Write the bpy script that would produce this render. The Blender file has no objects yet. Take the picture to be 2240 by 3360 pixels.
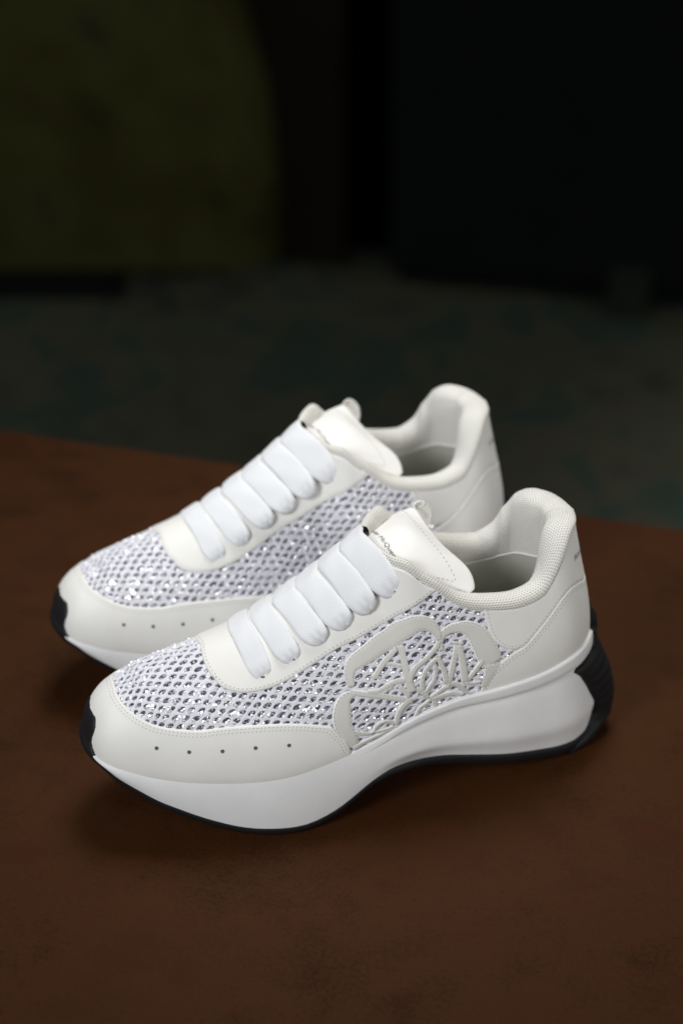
import bpy, bmesh, math, random
import numpy as np
from mathutils import Vector, Matrix
from mathutils.bvhtree import BVHTree
from mathutils.geometry import delaunay_2d_cdt

# ------------------------------------------------------------------ camera, light, exposure
S = bpy.context.scene
COL = S.collection
CAM_H, CAM_PITCH = 0.57671, math.radians(29.937)
GROUND = -0.0038                                   # top of the table
cam = bpy.data.cameras.new('camera')
cam_ob = bpy.data.objects.new('camera', cam); COL.objects.link(cam_ob)
cam_ob.location = (0, 0, CAM_H)
cam_ob.rotation_euler = (math.pi / 2 - CAM_PITCH, 0, 0)
cam.sensor_fit = 'VERTICAL'; cam.sensor_height = 36.0
cam.lens = 36.0 * 5732.5 / 3360.0
cam.clip_start, cam.clip_end = 0.05, 60
cam.dof.use_dof = True; cam.dof.focus_distance = 0.845; cam.dof.aperture_fstop = 4.2; cam.dof.aperture_blades = 9
S.camera = cam_ob

W = bpy.data.worlds.new('World'); S.world = W; W.use_nodes = True
bg = W.node_tree.nodes['Background']; bg.inputs[0].default_value = (0.86, 0.93, 1.0, 1); bg.inputs[1].default_value = 0.085

def area(name, loc, target, size, power, color=(1, 1, 1), size_y=None, spread=180):
    l = bpy.data.lights.new(name, 'AREA'); l.energy = power; l.color = color
    l.shape = 'RECTANGLE' if size_y else 'SQUARE'; l.size = size
    if size_y: l.size_y = size_y
    l.spread = math.radians(spread)
    o = bpy.data.objects.new(name, l); COL.objects.link(o); o.location = loc
    o.rotation_euler = (Vector(target) - Vector(loc)).to_track_quat('-Z', 'Y').to_euler()
    return o
area('window_light', (-.88, -.05, .88), (-.01, .92, .08), 0.8, 1.34, (0.97, 0.985, 1.0), spread=27)
area('ceiling_light', (.10, 1.25, 1.25), (0, .84, 0), 0.6, 1.3, (1.0, 0.985, 0.96), spread=46)
area('right_fill_light', (.85, .02, .60), (.08, .86, .06), 0.5, .30, (1.0, 0.98, 0.95), spread=28)  # added fill lamp, no real source; brightens the heel side from the right
S.view_settings.view_transform = 'Standard'; S.view_settings.look = 'None'
S.view_settings.exposure = 0.0; S.view_settings.gamma = 1.0

SHOE_A = (15.434, -0.13648, 0.70285)    # yaw (deg) and place of the toe of the front shoe
SHOE_B = (20.361, -0.16524, 0.80562)

# ------------------------------------------------------------------ small helpers
MM = 0.001
def cr(tab, t):
    """Catmull-Rom through the rows of tab; t in row units"""
    tab = np.asarray(tab, float); t = np.clip(np.asarray(t, float), 0, len(tab) - 1)
    i = np.minimum(t.astype(int), len(tab) - 2); f = (t - i)
    n = len(tab)
    ext = np.concatenate([[2 * tab[0] - tab[1]], tab, [2 * tab[-1] - tab[-2]]])
    a, b, c, d = ext[i], ext[i + 1], ext[i + 2], ext[i + 3]
    sh = f.shape + (1,) * (tab.ndim - 1); f = f.reshape(sh)
    return 0.5 * (2 * b + (c - a) * f + (2 * a - 5 * b + 4 * c - d) * f ** 2 + (3 * b - a - 3 * c + d) * f ** 3)
def smooth_curve(pts, n_per=8):
    pts = np.asarray(pts, float)
    return cr(pts, np.linspace(0, len(pts) - 1, (len(pts) - 1) * n_per + 1))
def resample(pts, step):
    pts = np.asarray(pts, float); d = np.r_[0, np.cumsum(np.linalg.norm(np.diff(pts, axis=0), axis=1))]
    n = max(2, int(round(d[-1] / step)) + 1); s = np.linspace(0, d[-1], n)
    return np.stack([np.interp(s, d, pts[:, k]) for k in range(pts.shape[1])], 1)
def sstep(x, a, b):
    t = np.clip((np.asarray(x, float) - a) / (b - a), 0, 1); return t * t * (3 - 2 * t)
def unit(v): return v / np.maximum(np.linalg.norm(v, axis=-1, keepdims=True), 1e-12)

def mesh_obj(name, verts, faces, mat, parent=None, smooth=True, uv=None, weld=0):
    me = bpy.data.meshes.new(name); me.from_pydata([tuple(map(float, v)) for v in verts], [], [tuple(map(int, f)) for f in faces])
    if uv is not None:
        lay = me.uv_layers.new(name='UVMap')
        idx = np.empty(len(me.loops), int); me.loops.foreach_get('vertex_index', idx)
        lay.data.foreach_set('uv', np.asarray(uv, np.float32)[idx].ravel())
    if weld:
        bm = bmesh.new(); bm.from_mesh(me); bmesh.ops.remove_doubles(bm, verts=bm.verts, dist=weld); bm.to_mesh(me); bm.free()
    me.validate(); me.update()
    if smooth: me.polygons.foreach_set('use_smooth', [True] * len(me.polygons))
    if mat: me.materials.append(mat)
    o = bpy.data.objects.new(name, me); COL.objects.link(o); o.parent = parent
    return o
def fix_normals(o):
    bm = bmesh.new(); bm.from_mesh(o.data); bmesh.ops.recalc_face_normals(bm, faces=bm.faces); bm.to_mesh(o.data); bm.free()
    return o
def empty(name, label=None, cat=None, group=None):
    o = bpy.data.objects.new(name, None); COL.objects.link(o); o.empty_display_size = 0.02
    if label: o['label'] = label
    if cat: o['category'] = cat
    if group: o['group'] = group
    return o
def grid_faces(nu, nv, close_u=False, flip=False):
    f = []
    for i in range(nu if close_u else nu - 1):
        a, b = i * nv, ((i + 1) % nu) * nv
        for j in range(nv - 1):
            q = (a + j, b + j, b + j + 1, a + j + 1); f.append(q[::-1] if flip else q)
    return f

# ------------------------------------------------------------------ the shoe's last (body): a loft of Bezier sections, mm
# feather x y z | rise, flare | top x y z | top tangent x y z
SEC = np.array([
 [9.5, 0, 43.5, 12, .2, 28.5, 0, 69.3, -9, 0, -.5], [10.3, 8.5, 42.3, 12, .3, 29.2, 0, 69.7, -9, 6, -.5], [13, 17.8, 40, 12, .6, 31, 0, 70.8, -8, 12, -.3],
 [19.2, 24.8, 38.6, 12, 1, 34, 0, 72.3, -5.5, 15.5, -.2],  [30.5, 31, 36.2, 13, 1.5, 39, 0, 75.7, -4, 19, 0], [44, 36.5, 34.1, 14, 2, 50, 0, 79, -2.5, 21.5, 0],
 [60, 41.5, 32.8, 15, 2.5, 64, 0, 82.7, -1, 23.5, 0], [83, 46, 31.8, 17, 2.5, 82, 0, 88.2, 0, 24, 0], [104, 47.5, 32.6, 18, 2.5, 101, 0, 97.8, 0, 23, -.5],
 [128, 46.2, 37.5, 20, 2, 124, 0, 112.7, 0, 22, -1], [147, 44.2, 43, 22, 2, 141, 0, 126.5, 0, 21, -2], [158, 42.8, 47.8, 24, 2, 150, 0, 134, 1, 18, -4],
 [164, 42, 50, 25, 2, 154.5, 10, 132, 2, 12, -6], [169, 41.4, 51.7, 25, 2, 160.5, 19, 129, 2, 9, -10], [175, 40.8, 53.3, 24, 2, 167, 25.5, 128, 1, 5, -15],
 [184, 39.9, 55.5, 22, 2, 174.5, 28, 121.5, 1, 4, -17], [194, 39.2, 57.2, 19, 2, 181.8, 29.5, 116.5, 1, 3.5, -16], [203, 38.6, 57.6, 17, 2, 190, 31, 109.3, 1, 3, -14],
 [212, 38, 58, 15, 2, 199.5, 32, 104.8, .5, 2.5, -13], [222, 37, 58.8, 14, 2, 211, 32.5, 102.2, 0, 2, -12], [232, 35.2, 59.3, 14, 2, 223, 32, 100.8, .5, 2, -12],
 [242, 32.9, 60.5, 14, 2, 233, 30.5, 102.1, 1, 2, -12], [250.5, 30.3, 62.2, 15, 2, 239.1, 29, 105.1, 1.5, 2, -13], [258.5, 26.2, 63.2, 16, 1.8, 245.1, 26.5, 114, 2.5, 2.5, -15],
 [265.5, 20.2, 64, 18, 1.5, 250.1, 22.5, 122.9, 3, 2.5, -18], [270.8, 13.3, 64.3, 20, 0, 254.7, 17, 129.5, 3, 2.5, -20], [274.4, 6.7, 64.4, 21, -.8, 260, 10, 132, 3.2, 1.5, -21],
 [275.7, 0, 64.4, 21, -1, 262.8, 0, 132.3, 3, 0, -21]], float)
MED = [.9, .9, .9, .9, .925, .925, .925, .925, .93, .89, .86, .85, .85, .85, .87, .87, .87, .87, .9, .9, .9, .97, .97, .97, .97, 1, 1, 1]
NS = len(SEC)
def _sections():
    out = []
    for side in (1, -1):
        P0 = SEC[:, 0:3].copy(); P3 = SEC[:, 5:8].copy(); T = SEC[:, 8:11].copy()
        if side < 0:
            P0[:, 1] *= np.array(MED)
        t = np.gradient(P0[:, :2], axis=0); n = np.stack([-t[:, 1], t[:, 0]], 1)
        n[0] = (-1, 0); n[-1] = (1, 0); n = unit(n)
        if n[8, 1] < 0: n = -n; n[0] = (-1, 0); n[-1] = (1, 0)
        P1 = P0 + np.c_[n * SEC[:, 4:5], SEC[:, 3]]
        P2 = P3 + T
        for A in (P0, P1, P2, P3): A[:, 1] *= side
        out.append([P0, P1, P2, P3, np.c_[n[:, 0], n[:, 1] * side]])
    return out
SECT = _sections()
def body(u, w):
    """point (m) of the body; u 0 toe .. 1 heel, w 0 top .. +1 lateral / -1 medial feather line"""
    u = np.asarray(u, float); w = np.asarray(w, float); u, w = np.broadcast_arrays(u, w)
    t = u * (NS - 1); v = (1 - np.abs(w))[..., None]
    res = []
    for s in (0, 1):
        P0, P1, P2, P3, _ = SECT[s]
        p0, p1, p2, p3 = cr(P0, t), cr(P1, t), cr(P2, t), cr(P3, t)
        res.append((1 - v) ** 3 * p0 + 3 * (1 - v) ** 2 * v * p1 + 3 * (1 - v) * v ** 2 * p2 + v ** 3 * p3)
    return np.where((w >= 0)[..., None], res[0], res[1]) * MM
def body_n(u, w):
    e = 2e-3
    u = np.asarray(u, float); w = np.asarray(w, float)
    du = body(np.clip(u + e, 0, 1), w) - body(np.clip(u - e, 0, 1), w)
    sg = np.where(w >= 0, 1.0, -1.0)
    wa = np.clip(np.abs(w) + e, 0, 1) * sg; wb = np.clip(np.abs(w) - e, 1e-6, 1) * sg
    dw = body(u, wa) - body(u, wb)
    n = np.cross(du, dw)
    n = unit(n) * sg[..., None]
    return -n if False else n
NU, NW = 260, 70
_ug = np.linspace(0, 1, NU); _wg = np.linspace(0, 1, NW)
def body_grid(side):
    U, V = np.meshgrid(_ug, _wg * side if side > 0 else -_wg - (1e-9), indexing='ij')
    return U, V, body(U, V)
def body_bvh():
    vs, fs, uv = [], [], []
    for side in (1, -1):
        U, V, P = body_grid(side); b = len(vs)
        vs += [tuple(p) for p in P.reshape(-1, 3)]; uv += list(zip(U.ravel(), V.ravel()))
        fs += [tuple(i + b for i in f) for f in grid_faces(NU, NW)]
    return BVHTree.FromPolygons(vs, fs), np.array(vs), np.array(uv), fs
BVH, BV, BUV, BF = body_bvh(); BF = np.array(BF)
_n_test = body_n(np.array([.35]), np.array([.6]))[0]
NSGN = 1.0 if _n_test[1] > 0 else -1.0
def bnorm(u, w): return body_n(u, w) * NSGN

# outlines of the leather pieces, in the body coordinates (u, w)
CURVES = {
 'mud_edge': [(0.0479,-0.1161),(0.039,0.1412),(0.079,0.2409),(0.0932,0.2842),(0.1063,0.3257),(0.119,0.366),(0.1307,0.4034),(0.1408,0.4358),(0.1498,0.4643),(0.1556,0.4819),(0.1612,0.4983),(0.1667,0.5123),(0.1721,0.5234),(0.1774,0.5326),(0.1828,0.5407),(0.1883,0.5478),(0.194,0.5538),(0.2003,0.5593),(0.2056,0.5638),(0.2111,0.5686),(0.2164,0.5732),(0.221,0.5766),(0.2259,0.578),(0.23,0.5771),(0.2343,0.5769),(0.2379,0.5778),(0.2415,0.5791),(0.2454,0.5811),(0.2499,0.5842),(0.2535,0.5872),(0.2576,0.5911),(0.262,0.5959),(0.2666,0.601),(0.271,0.6061),(0.2749,0.611),(0.2799,0.6177),(0.2841,0.624),(0.288,0.6305),(0.2919,0.6382),(0.2959,0.6469),(0.2997,0.6566),(0.3034,0.6671),(0.3069,0.6786),(0.3105,0.6917),(0.3142,0.7061),(0.3178,0.7202),(0.3208,0.7325),(0.3251,0.7492),(0.328,0.7631),(0.3307,0.7979),(0.3344,0.8416),(0.3388,0.882),(0.3387,0.8704),(0.3393,0.9248),(0.3426,1.0)],
 'perf': [(0.1718,0.6919),(0.2097,0.7141),(0.239,0.7224),(0.2651,0.7292),(0.2943,0.7607)],
 'eye_edge': [(0.2446,-0.1421),(0.2383,-0.0658),(0.2353,-0.0174),(0.2331,0.0306),(0.2321,0.0753),(0.2321,0.1208),(0.233,0.1711),(0.2347,0.2178),(0.2374,0.2593),(0.2396,0.2876),(0.2388,0.2805),(0.2408,0.3074),(0.2437,0.3393),(0.2468,0.3606),(0.2505,0.3788),(0.255,0.3967),(0.26,0.4123),(0.2654,0.4241),(0.2714,0.4331),(0.2757,0.4381),(0.2803,0.4423),(0.2849,0.4457),(0.2892,0.4484),(0.2934,0.4503),(0.2979,0.4513),(0.3007,0.4516),(0.3035,0.4517),(0.3064,0.4516),(0.3097,0.4512),(0.3134,0.4506),(0.3159,0.4501),(0.3187,0.4494),(0.3218,0.4486),(0.3251,0.4478),(0.3286,0.4471),(0.3321,0.4466),(0.3357,0.4464),(0.3391,0.4468),(0.3421,0.4476),(0.3467,0.4501),(0.3507,0.4535),(0.3543,0.4572),(0.3579,0.4609),(0.362,0.4642),(0.3666,0.467),(0.3715,0.4695),(0.377,0.4726),(0.3834,0.4767),(0.3911,0.4816),(0.399,0.485),(0.4084,0.4851),(0.4207,0.4773),(0.4368,0.4579),(0.4514,0.4362),(0.4641,0.4113),(0.4798,0.3776),(0.493,0.3524),(0.5058,0.3286),(0.5192,0.2967),(0.5316,0.255),(0.5454,0.1982),(0.5593,0.1401),(0.5716,0.0927),(0.5808,0.0561),(0.5922,0.0025)],
 'tab_edge': [(0.6849,0.0),(0.6863,0.0777),(0.6866,0.1545),(0.6861,0.2257),(0.6856,0.2906),(0.6863,0.3489),(0.6879,0.4001),(0.6937,0.4773),(0.7048,0.5322),(0.7181,0.5524),(0.7329,0.545)],
 'seam': [(0.941,0.4922),(0.9193,0.4381),(0.8998,0.381),(0.8823,0.334),(0.8677,0.3047),(0.8535,0.2861),(0.8441,0.2811),(0.8348,0.2812),(0.8251,0.2847),(0.8169,0.2906),(0.8073,0.3027),(0.7964,0.3221),(0.7859,0.3471),(0.7765,0.375),(0.7681,0.4046),(0.7604,0.4344),(0.7537,0.4619),(0.7425,0.5084),(0.7329,0.545),(0.7246,0.5653),(0.7166,0.5817),(0.707,0.6078),(0.6971,0.6358),(0.6879,0.6639),(0.6789,0.6936),(0.6692,0.7243),(0.6593,0.7605),(0.6501,0.807),(0.6423,0.8568),(0.6362,0.9092),(0.6321,0.9564),(0.6276,1.0)],
 'pinch': [(0.2827,0.3788),(0.3092,0.374),(0.3313,0.3676),(0.3538,0.3721),(0.3867,0.3876),(0.4737,0.2509)],
}
EMBLEM = {   # u, w, strip width in mm
 'petal_a': [(0.3504,0.638,3.51),(0.3498,0.5884,4.98),(0.3526,0.5559,6.56),(0.3606,0.5459,8.79),(0.3848,0.5489,10.08),(0.4216,0.5458,10.66),(0.4733,0.4744,10.66),(0.5177,0.4071,8.9),(0.5478,0.3728,7.03),(0.563,0.4086,4.98),(0.5641,0.4848,3.51)],
 'petal_a_in': [(0.5648,0.469,2.83),(0.5517,0.5429,2.55),(0.5229,0.63,2.55),(0.4892,0.6798,2.55),(0.4682,0.7281,2.83),(0.4627,0.771,2.55)],
 'petal_b': [(0.5628,0.5697,3.05),(0.5642,0.5001,3.4),(0.5743,0.4334,4.1),(0.5895,0.3871,4.69),(0.6153,0.3214,5.57),(0.6405,0.2756,7.32),(0.6584,0.312,10.25),(0.6641,0.4217,12.18),(0.6658,0.5578,12.59),(0.6672,0.6867,11.72)],
 'petal_b_low': [(0.6686,0.6639,9.67),(0.6582,0.7762,7.32),(0.6462,0.8643,5.27),(0.6363,0.9535,3.51)],
 'petal_c': [(0.3519,0.6646,3.51),(0.3431,0.6689,6.15),(0.3393,0.7024,8.79),(0.3375,0.7563,9.67),(0.3389,0.82,9.08),(0.343,0.8892,8.79),(0.344,0.9609,6.74)],
 'petal_c_top': [(0.3483,0.6545,3.12),(0.3623,0.7005,3.12),(0.376,0.7386,3.12),(0.406,0.8093,3.12),(0.4474,0.8602,3.12),(0.4698,0.8758,2.55)],
 'stem_a': [(0.452,0.5647,3.31),(0.4532,0.617,3.31),(0.455,0.6857,3.44),(0.4574,0.7479,3.97),(0.4683,0.825,3.97)],
 'stem_b': [(0.4416,0.5859,2.31),(0.4121,0.6186,2.78),(0.393,0.6322,2.98),(0.3817,0.6485,2.98),(0.3763,0.6586,2.98)],
 'serif_b': [(0.3722,0.6431,1.47),(0.3799,0.6641,1.59),(0.3881,0.683,1.36)],
 'cross_bar': [(0.3966,0.6382,1.93),(0.4182,0.6615,1.93),(0.4495,0.6755,1.93)],
 'leaf_low': [(0.3647,0.6983,2.27),(0.3783,0.7227,2.27),(0.3936,0.7312,2.38),(0.416,0.738,2.55),(0.4559,0.7449,2.55)],
 'leaf_mid': [(0.4201,0.7575,2.27),(0.4373,0.7973,2.38),(0.4554,0.8479,2.61)],
 'leaf_tri': [(0.3851,0.7491,1.7),(0.4007,0.7501,1.81),(0.4092,0.7572,1.7)],
 'curl': [(0.3472,0.853,2.04),(0.3556,0.8953,1.93),(0.3664,0.9204,1.7),(0.3717,0.8932,1.7),(0.3818,0.8948,1.7),(0.3939,0.9239,1.7),(0.4032,0.9756,1.47)],
 'curl_in': [(0.3669,0.9224,1.47),(0.3767,0.9427,1.59),(0.3899,0.9638,1.59),(0.402,0.9729,1.47)],
 'stem_c': [(0.4587,0.8591,2.98),(0.4283,0.8776,2.98),(0.4131,0.9066,2.91),(0.4076,0.9511,2.65),(0.4089,0.9847,2.38)],
 'loop_a': [(0.5496,0.6237,2.27),(0.5297,0.6721,2.27),(0.5129,0.7263,2.38),(0.5035,0.7862,2.38),(0.5062,0.8338,2.27)],
 'loop_b': [(0.5499,0.6018,2.38),(0.5565,0.6691,2.49),(0.5599,0.7491,2.72),(0.5591,0.8306,2.83)],
 'loop_c': [(0.5412,0.6596,2.04),(0.5412,0.7238,2.15),(0.5335,0.7839,2.15),(0.5206,0.8234,2.04),(0.5117,0.8514,1.93)],
 'stem_n': [(0.6064,0.4829,3.04),(0.6043,0.5704,3.31),(0.6,0.7178,3.97),(0.597,0.8559,3.7)],
 'stem_n2': [(0.6015,0.501,2.65),(0.5905,0.5933,2.91),(0.5786,0.6934,3.17),(0.5696,0.7811,3.17),(0.563,0.8347,2.91)],
 'serif_n': [(0.5906,0.4873,1.47),(0.6044,0.4804,1.59),(0.6211,0.4669,1.47)],
 'diag_n': [(0.653,0.6182,2.49),(0.6342,0.6996,2.61),(0.6137,0.7891,2.72),(0.596,0.8551,2.61)],
 'serif_n2': [(0.5939,0.8533,1.47),(0.6129,0.8708,1.59),(0.6351,0.8673,1.36)],
 'sash': [(0.5571,0.8286,2.49),(0.5763,0.8448,2.61),(0.589,0.8929,2.61),(0.5989,0.9578,2.27),(0.6144,0.9979,1.47)],
 'sash_b': [(0.4839,0.8022,2.27),(0.5056,0.8538,2.49),(0.5215,0.901,2.04)],
 'sash_c': [(0.5215,0.901,2.04),(0.5396,0.8814,2.38),(0.5543,0.8591,2.38),(0.5684,0.8539,2.27)],
 'sash_d': [(0.5214,0.9125,2.04),(0.5475,0.9179,2.61),(0.5713,0.927,2.61),(0.5928,0.9825,1.7)],
 'root_a': [(0.5275,0.8968,1.93),(0.5134,0.9304,2.04),(0.4907,0.9463,2.04),(0.4787,0.985,1.93),(0.4728,1.0,1.7)],
 'root_b': [(0.5307,0.9171,2.49),(0.5342,0.9732,2.61),(0.5327,1.0,2.27)],
 'base': [(0.3445,0.9718,3.4),(0.3532,0.9585,2.15),(0.3662,0.9615,1.7),(0.3863,0.9729,1.47),(0.4115,0.99,1.25)],
}
# ------------------------------------------------------------------ materials (all procedural)
def nodes_mat(name, base, rough=.5, metallic=0.0, spec=.5):
    m = bpy.data.materials.new(name); m.use_nodes = True
    b = m.node_tree.nodes['Principled BSDF']
    b.inputs['Base Color'].default_value = (*base, 1); b.inputs['Roughness'].default_value = rough
    b.inputs['Metallic'].default_value = metallic; b.inputs['Specular IOR Level'].default_value = spec
    return m, m.node_tree, b
def N(nt, typ, **kw):
    n = nt.nodes.new(typ)
    for k, v in kw.items(): setattr(n, k, v)
    return n
def noise(nt, scale, detail=4, rough=.6, coord='Object', vec=None):
    n = N(nt, 'ShaderNodeTexNoise'); n.inputs['Scale'].default_value = scale; n.inputs['Detail'].default_value = detail; n.inputs['Roughness'].default_value = rough
    if vec is None:
        tc = N(nt, 'ShaderNodeTexCoord'); vec = tc.outputs[coord]
    nt.links.new(vec, n.inputs['Vector']); return n
def ramp(nt, src, stops):
    r = N(nt, 'ShaderNodeValToRGB'); el = r.color_ramp.elements
    while len(el) < len(stops): el.new(.5)
    for e, (p, c) in zip(el, stops): e.position = p; e.color = (*c, 1)
    nt.links.new(src, r.inputs[0]); return r
def bump(nt, b, src, strength, dist):
    bp_ = N(nt, 'ShaderNodeBump'); bp_.inputs['Strength'].default_value = strength; bp_.inputs['Distance'].default_value = dist
    nt.links.new(src, bp_.inputs['Height']); nt.links.new(bp_.outputs[0], b.inputs['Normal']); return bp_
def math_n(nt, op, a, b=None):
    n = N(nt, 'ShaderNodeMath', operation=op)
    for i, v in enumerate((a, b)):
        if v is None: continue
        if isinstance(v, (int, float)): n.inputs[i].default_value = v
        else: nt.links.new(v, n.inputs[i])
    return n.outputs[0]

def leather_mat(name, base, rough=.42, grain=.12):
    m, nt, b = nodes_mat(name, base, rough, 0, .4)
    big = noise(nt, 60, 3); r = ramp(nt, big.outputs[0], [(.3, tuple(c * .955 for c in base)), (.7, base)]); nt.links.new(r.outputs[0], b.inputs['Base Color'])
    v = N(nt, 'ShaderNodeTexVoronoi'); v.inputs['Scale'].default_value = 1500; tc = N(nt, 'ShaderNodeTexCoord'); nt.links.new(tc.outputs['Object'], v.inputs['Vector'])
    soft = noise(nt, 90, 5); h = math_n(nt, 'ADD', math_n(nt, 'MULTIPLY', v.outputs[0], .35), math_n(nt, 'MULTIPLY', soft.outputs[0], 1.6))
    bump(nt, b, h, grain, .0006); return m
LEATHER = leather_mat('white_leather', (.80, .79, .755), .52)
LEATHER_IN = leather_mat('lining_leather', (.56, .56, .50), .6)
LEATHER_E = leather_mat('emblem_leather', (.665, .652, .61), .55, .2)
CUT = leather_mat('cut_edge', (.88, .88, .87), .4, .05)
m, nt, b = nodes_mat('midsole_rubber', (.80, .80, .80), .5, 0, .35); bump(nt, b, noise(nt, 700, 4, .7).outputs[0], .10, .0005); r = ramp(nt, noise(nt, 45, 5, .65).outputs[0], [(.3, (.765, .765, .765)), (.65, (.81, .81, .808))]); nt.links.new(r.outputs[0], b.inputs['Base Color']); RUBBER = m
m, nt, b = nodes_mat('black_rubber', (.010, .010, .0115), .6, 0, .25); bump(nt, b, noise(nt, 700, 4).outputs[0], .25, .0005); BLACK = m
def weave_mat(name, base, rough, su, sv, depth, dark=.8, sheen=.0):
    """woven or knitted textile: staggered stitches on the UV map (UVs are metres)"""
    m, nt, b = nodes_mat(name, base, rough, 0, .2); b.inputs['Sheen Weight'].default_value = sheen
    tc = N(nt, 'ShaderNodeTexCoord'); sp = N(nt, 'ShaderNodeSeparateXYZ'); nt.links.new(tc.outputs['UV'], sp.inputs[0])
    u = math_n(nt, 'MULTIPLY', sp.outputs[0], su); v = math_n(nt, 'MULTIPLY', sp.outputs[1], sv)
    row = math_n(nt, 'FLOOR', v); off = math_n(nt, 'MULTIPLY', math_n(nt, 'MODULO', row, 2.0), .5)
    fu = math_n(nt, 'SUBTRACT', math_n(nt, 'FRACT', math_n(nt, 'ADD', u, off)), .5); fv = math_n(nt, 'SUBTRACT', math_n(nt, 'FRACT', v), .5)
    d = math_n(nt, 'SQRT', math_n(nt, 'ADD', math_n(nt, 'MULTIPLY', fu, fu), math_n(nt, 'MULTIPLY', fv, fv)))
    r = ramp(nt, d, [(.14, (0, 0, 0)), (.46, (1, 1, 1))])
    mix = N(nt, 'ShaderNodeMix', data_type='RGBA'); nt.links.new(r.outputs[0], mix.inputs[0])
    mix.inputs[6].default_value = (*[c * dark for c in base], 1); mix.inputs[7].default_value = (*base, 1); nt.links.new(mix.outputs[2], b.inputs['Base Color'])
    fuzz = noise(nt, 2500, 3); h = math_n(nt, 'ADD', r.outputs[0], math_n(nt, 'MULTIPLY', fuzz.outputs[0], .5)); bump(nt, b, h, depth, .0004); return m
KNIT = weave_mat('knit_lining', (.77, .755, .70), .85, 600, 820, .7, .58, .15)
LACE = weave_mat('lace_cotton', (.755, .768, .79), .85, 900, 1400, .28, .92, .2)
m, nt, b = nodes_mat('mesh_fabric', (.715, .72, .775), .7, 0, .3); bump(nt, b, noise(nt, 2600, 3).outputs[0], .35, .0003); FABRIC = m
# dark glitter seen through the holes
m, nt, b = nodes_mat('glitter_backing', (.2, .2, .24), .3, .6, .6)
tc = N(nt, 'ShaderNodeTexCoord'); v = N(nt, 'ShaderNodeTexVoronoi'); v.inputs['Scale'].default_value = 2100; nt.links.new(tc.outputs['Object'], v.inputs['Vector'])
sp = N(nt, 'ShaderNodeSeparateColor'); nt.links.new(v.outputs['Color'], sp.inputs[0])
r = ramp(nt, sp.outputs[0], [(0, (.042, .037, .052)), (.5, (.125, .118, .15)), (.76, (.33, .32, .37)), (.9, (.6, .6, .65)), (1, (1, 1, 1.0))]); nt.links.new(r.outputs[0], b.inputs['Base Color'])
nm = N(nt, 'ShaderNodeVectorMath', operation='MULTIPLY_ADD'); nt.links.new(v.outputs['Color'], nm.inputs[0]); nm.inputs[1].default_value = (1.3, 1.3, 1.3); nm.inputs[2].default_value = (-.65, -.65, -.65)
ge = N(nt, 'ShaderNodeNewGeometry'); ad = N(nt, 'ShaderNodeVectorMath', operation='ADD'); nt.links.new(ge.outputs['Normal'], ad.inputs[0]); nt.links.new(nm.outputs[0], ad.inputs[1])
no = N(nt, 'ShaderNodeVectorMath', operation='NORMALIZE'); nt.links.new(ad.outputs[0], no.inputs[0]); nt.links.new(no.outputs[0], b.inputs['Normal']); GLITTER = m
m, nt, b = nodes_mat('rhinestone', (.99, .99, 1.0), .30, .72, 1.0); GEM = m
m, nt, b = nodes_mat('thread', (.36, .35, .315), .85); THREAD = m  # greyed to carry the shade of the stitch dimples; real thread is whiter
m, nt, b = nodes_mat('print_ink', (.13, .13, .135), .5); INK = m
m, nt, b = nodes_mat('hole_dark', (.10, .10, .11), .8); HOLE = m
INSOLE = leather_mat('insole', (.45, .45, .40), .7)

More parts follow.
